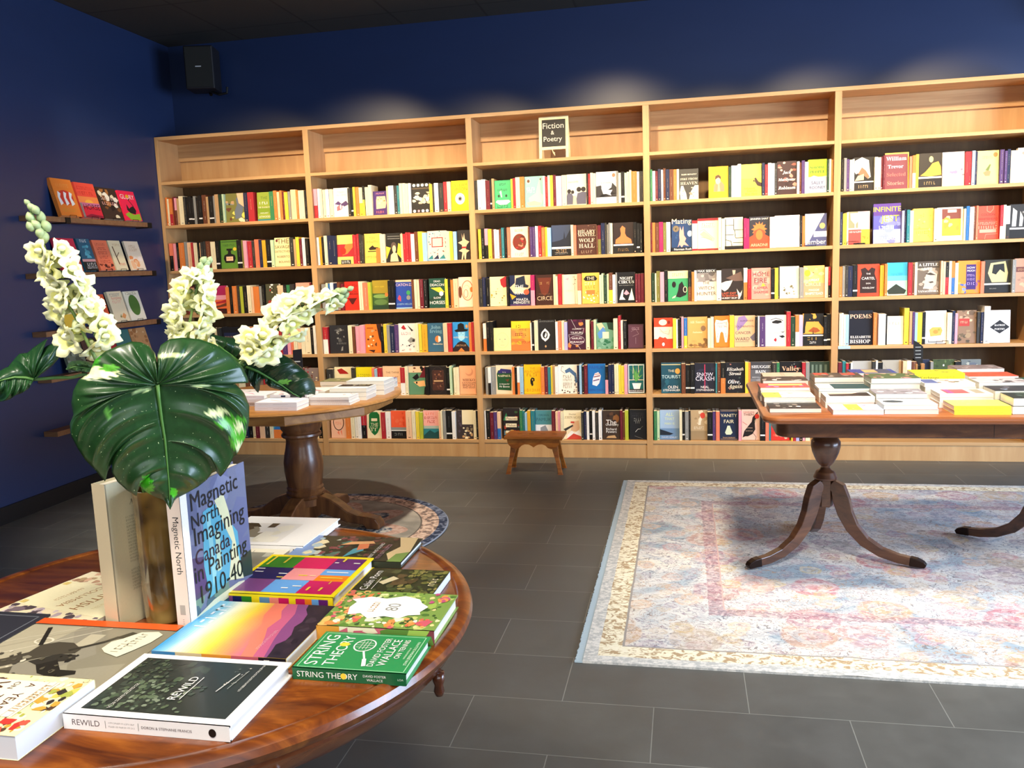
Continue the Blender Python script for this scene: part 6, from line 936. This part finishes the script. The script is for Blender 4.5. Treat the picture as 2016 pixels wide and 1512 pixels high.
leaf('monstera_leaf', 'small rolled green leaf just left of the big monstera leaf', LEAVES['small'], .0, 3, '#3c5c34', petiole=[VT+Vector((-0.0141, -0.0141, 0))+PU*.05, VT+Vector((-0.0141, -0.0141, 0))-PU*.13])
leaf('monstera_leaf', 'small dark leaf half hidden behind the big monstera leaf', LEAVES['back'], .0, 3, '#16331a', petiole=[VT+Vector((0.0200, 0.0000, 0))+PR*.02+PU*.09, VT+Vector((0.0200, 0.0000, 0))+PU*.045, VT+Vector((0.0200, 0.0000, 0))-PU*.13])
def petal_mat():
    m, nt, b, n, st = mat('snapdragon_petal')
    a = n('ShaderNodeAttribute', attribute_name='col'); st('Base Color', a.outputs[0]); st('Roughness', .6); st('Subsurface Weight', .15); st('Subsurface Radius', (.01, .01, .005)); st('Specular IOR Level', .2)
    return m
PET = petal_mat()
def floret(b, rnd, size, dirv, center):
    "snapdragon bloom: a narrow throat opening into five ruffled lobes; dirv points out of the mouth"
    Zv = dirv.normalized(); Xv = Zv.cross(PU).normalized() if abs(Zv.z) < .95 else Zv.cross(PR).normalized(); Yv = Zv.cross(Xv)
    n, rings = 30, 9; P = []; ph = rnd.random()*6
    for k in range(rings+1):
        f = k/rings
        for i in range(n):
            a = 2*PI*i/n; lobe = abs(math.sin(a*2.5+ph)); ruff = math.sin(a*11+ph*2)*.5+math.sin(a*17+ph)*.3
            if f < .45: r = size*(.10+.28*(f/.45)**.8); z = size*(-1.0+.85*f/.45)
            else:
                g = (f-.45)/.55; r = size*(.36+g*(.40+.42*lobe+.08*ruff)); z = size*(-.15+.30*math.sin(g*2.2)+.30*g*lobe*math.cos(a*2+ph)+.12*g*ruff)
            P.append(center+Xv*(r*math.cos(a))+Yv*(r*math.sin(a)*.85)+Zv*z)
    F = [(k*n+i, k*n+(i+1) % n, (k+1)*n+(i+1) % n, (k+1)*n+i) for k in range(rings) for i in range(n)]
    i0 = len(b.v); b.v += [tuple(p) for p in P]
    for k in range(rings):
        f = k/rings; c = C('#f6f4c2') if f > .6 else (C('#efed98') if f > .4 else C('#dfe6b0'))
        for i in range(n): q = F[k*n+i]; b.f.append(tuple(i0+x for x in q)); b.c.append(c); b.mi.append(0)
    # domed palate that closes the mouth
    P = []; m1, m2 = 10, 5
    for k in range(m2+1):
        for i in range(m1):
            a = 2*PI*i/m1; ph2 = PI/2*k/m2
            P.append(center+Xv*(size*.34*math.cos(ph2)*math.cos(a))+Yv*(size*.22*math.cos(ph2)*math.sin(a)-size*.12)+Zv*(size*(-.05+.30*math.sin(ph2))))
    b.fs(P, [(k*m1+i, k*m1+(i+1) % m1, (k+1)*m1+(i+1) % m1, (k+1)*m1+i) for k in range(m2) for i in range(m1)], C('#f6f4c4'))
def bud_mesh(b, c, r, ax, col='#a9bb86'):
    ax = ax.normalized(); Xv = ax.cross(PN).normalized(); Yv = ax.cross(Xv); n, m_ = 12, 8; P = []
    for k in range(m_+1):
        f = k/m_; rr_ = r*math.sin(PI*f)**.75*(1-.25*f)+.0003
        for i in range(n): a = 2*PI*i/n; P.append(c+Xv*rr_*math.cos(a)+Yv*rr_*math.sin(a)+ax*(r*2.6*(f-.4)))
    b.fs(P, [(k*n+i, k*n+(i+1) % n, (k+1)*n+(i+1) % n, (k+1)*n+i) for k in range(m_) for i in range(n)], C(col))
for si, (S, lab) in enumerate(zip(SPIKES, ('tall cream snapdragon spike leaning left in front of the display shelves', 'upright cream snapdragon spike above the middle of the big leaf', 'cream snapdragon spike arching right towards the bookcase'))):
    rnd = random.Random(40+si); d = S['d']; base = pp(*S['stem'][-1], d)
    t = empty('snapdragon_stem', base, lab, 'flower', 'cream snapdragon stems in the vase')
    path = [pp(*q, d)-base for q in S['stem']]; vo = Vector(((-.011, .006, 0), (.0, .013, 0), (.004, -.004, 0))[si]); tail = [VT+vo+PU*.05-base, VT+vo-PU*.13-base]
    b = B(); n_ = len(path)+2; b.tube(path+tail, [.0016+.0018*i/n_ for i in range(n_)], 8, C('#7c9858')); b.build('stem', print_leafstem, t, smooth=True)
    for x, y, sz, ang in S['fl']:
        c = pp(x, y, d+rnd.uniform(-.004, .02))-base; a = math.radians(ang)
        dv = PR*math.cos(a)*.75+PU*(math.sin(a)*.75)+PN*rnd.uniform(.35, .8)
        b = B(); floret(b, rnd, sz/1000*1.0, dv, c); b.build('blossom', PET, t, smooth=True)
        if rnd.random() < .5:
            b = B(); bud_mesh(b, c-dv.normalized()*sz/1000*.9, .0045, dv, '#6f8a4c'); b.build('calyx', print_leafstem, t, smooth=True)
    ax = (path[0]-path[3]).normalized()
    for x, y, r in S['bud']:
        c = pp(x, y, d+rnd.uniform(-.005, .008))-base; b = B(); bud_mesh(b, c, r/1000*.72, ax+PR*rnd.uniform(-.6, .6)+PN*rnd.uniform(-.2, .5)); b.build('bud', print_leafstem, t, smooth=True)
# ------------------------------------------------------------------ paperbacks on the other two tables
def lay(lab, x0, y0, w_, d_, z0, T, cover, a, spine='', pages='#f2ead6', group='', front_spine=False, rot=0, seed=5, cols=None):
    """book lying flat, long side along the table front; spine at the back unless front_spine"""
    b = B()
    if front_spine: X, Z, org = Vector((0, 1, 0)), Vector((-1, 0, 0)), Vector((x0+w_, y0, z0+T))
    else: X, Z, org = Vector((0, -1, 0)), Vector((1, 0, 0)), Vector((x0, y0+d_, z0+T))
    book_into(b, d_, w_, T, cover, a, spine, pages, False, seed, cols)
    o = b.build('book', PRINT); M = frame(org, X, Z)
    if rot:
        c = Vector((x0+w_/2, y0+d_/2, 0)); M = Matrix.Translation(c) @ Matrix.Rotation(rot, 4, 'Z') @ Matrix.Translation(-c) @ M
    o.matrix_world = M; tag(o, lab, 'book', group); return z0+T+.0004
GD = 'paperbacks stacked on the dining table'
def stack(items, x0, y0, w_, d_, z0, group, where):
    z = z0; n_ = len(items)
    for i, it in enumerate(items):
        T, cover, a, what = it[:4]; kw = it[4] if len(it) > 4 else {}
        pos = ' ' if n_ == 1 else (', bottom book ' if i == 0 else (', top book ' if i == n_-1 else ', %s book up ' % ORD[i+1]))
        lab = what+pos+where; tb = 'far table' if 'far' in group else 'dining table'
        if tb not in lab and len((lab+' of the '+tb).split()) <= 16: lab += ' of the '+tb
        j = rr.uniform(-.003, .003); z = lay(lab, x0+j, y0+rr.uniform(-.002, .002), w_, d_, z, T, cover, a, group=group, seed=int(x0*777+i), **kw)
W_ = '#f4f0ea'
blk = (.02, W_, '', 'white edged paperback')
ph = 'b 0 0 1 1 16 .12 %s'
stack([(.017, '#2c2420', 'r .03 .03 .97 .97 #2c2420;b .1 .1 .9 .9 9 .1 #8a7c70,#b4a89c,#5c5048,#e8dcd0', 'black paperback with photo grid')], 4.008, -2.172, .193, .13, DZ+.0004, GD, 'at the front left corner of the dining table')
stack([(.02, W_, '', 'plain paperback'), (.018, '#f4e8d0', 'r 0 0 1 .35 #f0e850;b .1 .3 .9 .8 5 .08 #e8a0a0,#e8b890;e .2 .25 .06 .05 gn', 'yellow and pink watercolour paperback')], 4.004, -2.030, .2, .13, DZ+.0004, GD, 'second from the front left corner')
stack([(.022, W_, '', 'plain paperback'), (.022, W_, '', 'white edged paperback'), (.012, '#e05048', 'r .2 .2 .5 .9 #f0e070;b .4 .1 .9 .9 6 .12 #e88cc0,#d868b0', 'red and pink paperback')], 4.0, -1.890, .2, .13, DZ+.0004, GD, 'third from the front left corner')
stack([(.022, W_, '', 'plain paperback'), (.022, W_, '', 'white edged paperback'), (.022, '#3c302c', 'b 0 0 1 1 14 .12 #8c7c70,#f0e4d4,#b4a494,#5c4c44', 'black and cream patterned paperback')], 4.022, -1.750, .19, .13, DZ+.0004, GD, 'fourth from the front left corner')
stack([(.022, W_, '', 'plain paperback'), (.022, W_, '', 'white edged paperback'), (.022, '#ecc8a8', 'k .5 .5 .8 sm 10', 'peach paperback')], 4.034, -1.610, .18, .13, DZ+.0004, GD, 'farthest back on the left')
stack([(.018, '#ecb8d8', 'r 0 .3 1 .6 #f0e040;r 0 .6 1 1 #b8c8e8;b .1 .4 .9 .9 5 .08 #b080a0,#e8e0a0', 'pink, yellow and blue paperback')], 4.238, -2.215, .183, .13, DZ+.0004, GD, 'at the table front edge, second column')
stack([(.022, W_, '', 'plain paperback'), (.022, W_, 'r .1 .1 .85 .95 #2c2420;p #e8b8a0 .1 .1 .5 .1 .4 .6 .1 .8', 'black and skin toned photo paperback')], 4.236, -2.068, .185, .13, DZ+.0004, GD, 'second from the front, second column')
stack([(.022, W_, '', 'plain paperback'), (.022, W_, '', 'white edged paperback'), (.012, '#1c4448', 'r 0 0 1 .3 #f0e8dc', 'dark teal and white paperback')], 4.232, -1.925, .2, .13, DZ+.0004, GD, 'third from the front, second column')
stack([(.02, W_, '', 'plain paperback'), (.02, W_, '', 'white edged paperback'), (.02, W_, '', 'cream edged paperback'), (.022, '#4c4038', 'r .0 .05 .5 .35 #c84838;r 0 .62 .5 .9 #d85040;b 0 0 1 1 18 .09 #8c8450,#a89890,#5c4c44,#6c6c3c', 'thick red and grey collage paperback')], 4.236, -1.78, .2, .15, DZ+.0004, GD, 'at the back of the second column')
stack([(.018, W_, '', 'plain white paperback'), (.018, W_, 'r 0 0 1 1 #f4f0ec;e .45 .25 .22 .2 #3c4448', 'white paperback with dark oval')], 4.425, -2.205, .19, .13, DZ+.0004, GD, 'at the table front edge, third column')
stack([(.018, W_, '', 'plain paperback'), (.018, W_, '', 'white edged paperback'), (.018, '#8c8488', 'b 0 0 1 1 14 .12 #a8a0a4,#6c6468,#c8c0c4', 'grey clouded paperback')], 4.424, -2.06, .188, .13, DZ+.0004, GD, 'second from the front, third column')
stack([(.024, W_, '', 'plain paperback'), (.024, W_, '', 'white edged paperback'), (.024, W_, '', 'cream edged paperback'), (.022, '#4c6038', 'b 0 0 1 1 14 .12 #e8a878,#d88c84,#f0c8a8,#8c5c60', 'thick orange figured paperback')], 4.438, -1.905, .19, .15, DZ+.0004, GD, 'in the middle of the third column')
stack([(.022, W_, '', 'plain paperback'), (.022, W_, '', 'white edged paperback'), (.022, '#e8a0a0', 'b 0 0 1 1 14 .1 #e8b8a8,#d87880,#f0c0a0', 'pink figured paperback')], 4.43, -1.735, .19, .13, DZ+.0004, GD, 'towards the back of the third column')
stack([(.03, W_, '', 'plain paperback'), (.03, W_, '', 'white edged paperback'), (.014, '#3c4c98', 'r .1 .3 .9 .6 #e8b878;r 0 .6 1 .9 #4c5468', 'blue and tan paperback')], 4.42, -1.585, .19, .13, DZ+.0004, GD, 'at the back of the third column')
YS = dict(spine='k .27 .5 .4 #c8a020 14;k .72 .5 .3 #c8a020 12', front_spine=True, pages='#f0d8c4', cols='#f0dc3c')
stack([(.0165, '#f4e040', '', 'yellow spined paperback', YS), (.0165, '#f4e66c', 'b .1 .1 .9 .9 22 .04 #e0c870,#c8c080', 'yellow patterned paperback', YS)], 4.664, -2.223, .194, .14, DZ+.0004, GD, 'at the table front edge, fourth column')
stack([(.02, W_, '', 'plain paperback', dict(front_spine=True)), (.02, W_, '', 'white edged paperback', dict(front_spine=True)), (.014, '#f2e8dc', 'r .1 .12 .9 .3 #a89c84;r .1 .4 .9 .85 #d85858;r .1 .7 .9 .8 #a04c8c', 'cream paperback with red picture panel', dict(front_spine=True))], 4.655, -2.07, .19, .13, DZ+.0004, GD, 'second from the front, fourth column')
stack([(.03, W_, '', 'plain paperback'), (.03, W_, '', 'white edged paperback'), (.014, '#e8dcd0', 'r .1 .02 .9 .3 #4c5c94;b .1 .3 .9 .98 10 .1 #8c6c54,#c8a890,#5c5434', 'blue and brown picture paperback')], 4.64, -1.925, .19, .13, DZ+.0004, GD, 'third from the front, fourth column')
stack([(.03, W_, '', 'plain paperback'), (.028, '#f0e020', '', 'yellow edged paperback'), (.036, '#f2e428', 'b .1 .1 .9 .9 12 .06 #8c8030,#5c5428,#a89830', 'thick yellow paperback with dark lettering', dict(spine='t .3 .5 .38 #3c3c1c Kitchener;k .66 .6 .26 #4c4c20 12;k .62 .35 .16 #4c4c20 6', front_spine=True, cols='#f2e428'))], 4.640, -1.775, .195, .13, DZ+.0004, GD, 'farther back in the fourth column')
for (x, y, its, wh) in ((4.868, -2.215, [(.03, '#20301e', ph % '#3c5438,#28402c,#4c6048', 'dark green paperback'), (.03, '#24302c', ph % '#3c5040,#1c2c24,#54685c', 'dark green mottled paperback')], 'at the table front edge, fifth column'),
                        (4.85, -2.065, [(.03, W_, '', 'plain paperback'), (.035, '#34383c', ph % '#5c5c64,#24282c,#8c98a8', 'dark stormy paperback')], 'second from the front, fifth column'),
                        (4.845, -1.915, [(.035, W_, '', 'plain paperback'), (.04, '#d8c8c4', ph % '#8c7c78,#e8dcd8,#54504c', 'grey and cream paperback')], 'third from the front, fifth column'),
                        (4.85, -1.765, [(.03, W_, '', 'plain paperback'), (.05, '#e05838', 'b 0 0 1 1 8 .1 #e8684c,#d04c30', 'orange red hardback')], 'farther back in the fifth column'),
                        (4.85, -1.60, [(.04, W_, '', 'plain paperback'), (.05, '#8c7c78', ph % '#a89490,#6c605c,#c8b8b0', 'grey brown hardback')], 'at the back of the fifth column')):
    stack([(q[0], q[1], q[2], q[3]) for q in its], x, y, .19, .135, DZ+.0004, GD, wh)
stack([(.03, W_, '', 'plain paperback'), (.03, '#2c5c44', ph % '#3c7054,#1c4430,#4c8464', 'green hardback')], 5.06, -1.80, .19, .13, DZ+.0004, GD, 'in the sixth column')
stack([(.03, W_, '', 'plain paperback'), (.03, '#4c4c50', ph % '#7c7c84,#34343c,#a8a8b0', 'dark grey hardback')], 5.06, -1.98, .19, .13, DZ+.0004, GD, 'second from the back, sixth column')
# small tag stands
def tagstand(x, y, z0, lab, h, ztag):
    t = empty('sign_stand', (x, y, z0), lab, 'sign', 'little black signs on the tables')
    b = B(); b.box(-.014, -.012, 0, -.006, .012, h*.98); b.box(.008, -.012, 0, .024, .012, h); b.build('wooden_stand', wood('stand_wood', '#b07c48', '#c48c54', '#cc9860', (9, 9, 3)), t, bevel=.001)
    b = B(); b.box(-.006, -.01, 0, .008, .01, h*.9, C('#1c1a18')); b.build('slate', PRINT, t)
    b = B(); b.prism([(-.022, 0), (-.004, -.02), (.016, -.012), (.018, .055), (-.004, .075), (-.024, .085)], ((0, -.004, ztag), (1, 0, 0), (0, .1, 1)), (0, .004, 0), C('#1c1a18'))
    for i in range(4): b.box(-.016, -.0055+.0015*i, ztag+.003+.016*i, .008, -.0045+.0015*i, ztag+.006+.016*i, C('#c8c8c4'))
    b.build('black_tag', PRINT, t)
tagstand(4.745, -1.40, DZ+.0004, 'small black tag on a wooden stand behind the thick yellow paperback', .092, .115)
t = empty('sign_stand', (1.752, -1.60, FZ), 'small black chalk sign leaning up behind the right monstera leaf', 'sign', 'little black signs on the tables')
b = B(); b.prism([(-.026, 0), (.026, 0), (.012, .235), (-.036, .23)], ((0, 0, .0005), (1, 0, 0), (0, .12, 1)), (0, .005, 0), C('#17161a'))
for i in range(4): b.box(-.022, .0135+.0038*i-.0, .17+.0-.03*i+.0005, .008, .0142+.0038*i, .176-.03*i, C('#b8b8b4'))
b.build('chalk_face', PRINT, t)
b = B(); b.tube([(-.01, .06, .001), (-.012, .03, .21)], .003, 6); b.build('prop', BLACKM, t)
# far table stacks
GF = 'paperbacks stacked on the far pedestal table'; fz = FZ+.0004
LB = dict(spine='k .2 .5 .25 tn 10;k .62 .5 .35 gy 14', front_spine=True)
SP = dict(front_spine=True, spine='k .5 .5 .6 tn 12')
stack([(.0185, '#f4ecec', '', 'white spined paperback', LB), (.0185, '#f6f0f0', 'l sm .03 .2 .4 .6 .8;k .7 .2 .3 pe 5', 'white paperback with faint pink mark', LB)], 1.741, -2.050, .208, .13, fz, GF, 'at the front edge of the far table')
stack([(.0125, '#f2e8dc', '', 'cream paperback', SP), (.0125, '#f2e8dc', '', 'cream paperback', SP), (.0125, '#f4ece4', 'b .5 .0 1 .3 4 .08 #a07c78,#c8a8a4', 'cream paperback with a brown mark', SP)], 1.945, -1.905, .2, .125, fz, GF, 'right of the front white pair')
stack([(.02, '#f4efe4', '', 'white paperback'), (.02, '#f4efe4', '', 'white edged paperback'), (.018, '#f6f2e8', 'r .0 .08 .55 .95 #2c2420;b .0 .1 .3 .9 8 .08 #b0a880,#8c8460;k .3 .5 .6 wh 14', 'white paperback with a black landscape cover')], 1.985, -1.765, .19, .135, fz, GF, 'second from the right rim')
stack([(.026, '#f4efe4', '', 'white paperback'), (.026, '#f4efe4', '', 'thick white paperback'), (.018, '#f8f4ec', 'e .7 .5 .03 .03 gy', 'plain white paperback')], 2.01, -1.60, .2, .15, fz, GF, 'at the right rim of the far table')
stack([(.024, '#f4efe4', '', 'white paperback'), (.02, '#f4efe4', 'p rd .1 .3 .5 .5 .9 .95 .7 .2', 'white paperback with a red wedge')], 1.775, -1.76, .19, .14, fz, GF, 'in the middle of the far table')
stack([(.024, '#f4efe4', '', 'white paperback'), (.022, '#8c8c5c', ph % '#6c6c44,#c8c098,#a8a070', 'olive patterned paperback')], 1.79, -1.43, .2, .13, fz, GF, 'towards the back of the far table')
stack([(.024, '#f4efe4', '', 'white paperback'), (.022, '#7c6ca8', 'p #e07048 .4 0 .8 .2 .9 .8 .5 .6;b 0 .6 1 1 5 .1 #c8b8d0,#a898c8', 'violet and orange paperback')], 2.0, -1.42, .17, .13, fz, GF, 'at the back right of the far table')
stack([(.018, '#f4ece4', '', 'white paperback', SP), (.018, '#f4ecec', '', 'pale paperback', SP), (.014, '#f4e8e8', 'p pk .2 .3 .6 .5 .9 .9 .5 .5', 'pale paperback with a pink stroke', SP)], 1.53, -1.93, .2, .13, fz, GF, 'left of the front white pair')
stack([(.018, '#f4ece4', '', 'white paperback', SP), (.018, '#d8d8e0', '', 'grey paperback', SP), (.014, '#f0e8e4', 'b 0 0 1 1 9 .1 #5c5c68,#b8b8c0,#d8a8a8', 'white paperback with navy shapes', dict(spine='r .3 .2 .42 .8 nv;r .55 .2 .95 .8 dg', front_spine=True))], 1.745, -1.905, .19, .13, fz, GF, 'just behind the front white pair')
stack([(.018, '#f4ece4', '', 'white paperback'), (.014, '#f4ece8', 'p pk .2 .2 .5 .4 .8 .9 .4 .6', 'white paperback with a rose streak')], 1.545, -1.78, .2, .13, fz, GF, 'left of the middle on the far table')
stack([(.018, '#f4ece4', '', 'white paperback'), (.014, '#e8e0d8', 'b 0 0 1 1 9 .1 #8c8478,#c8c0b4', 'taupe paperback')], 1.33, -1.72, .19, .13, fz, GF, 'at the left rim of the far table')
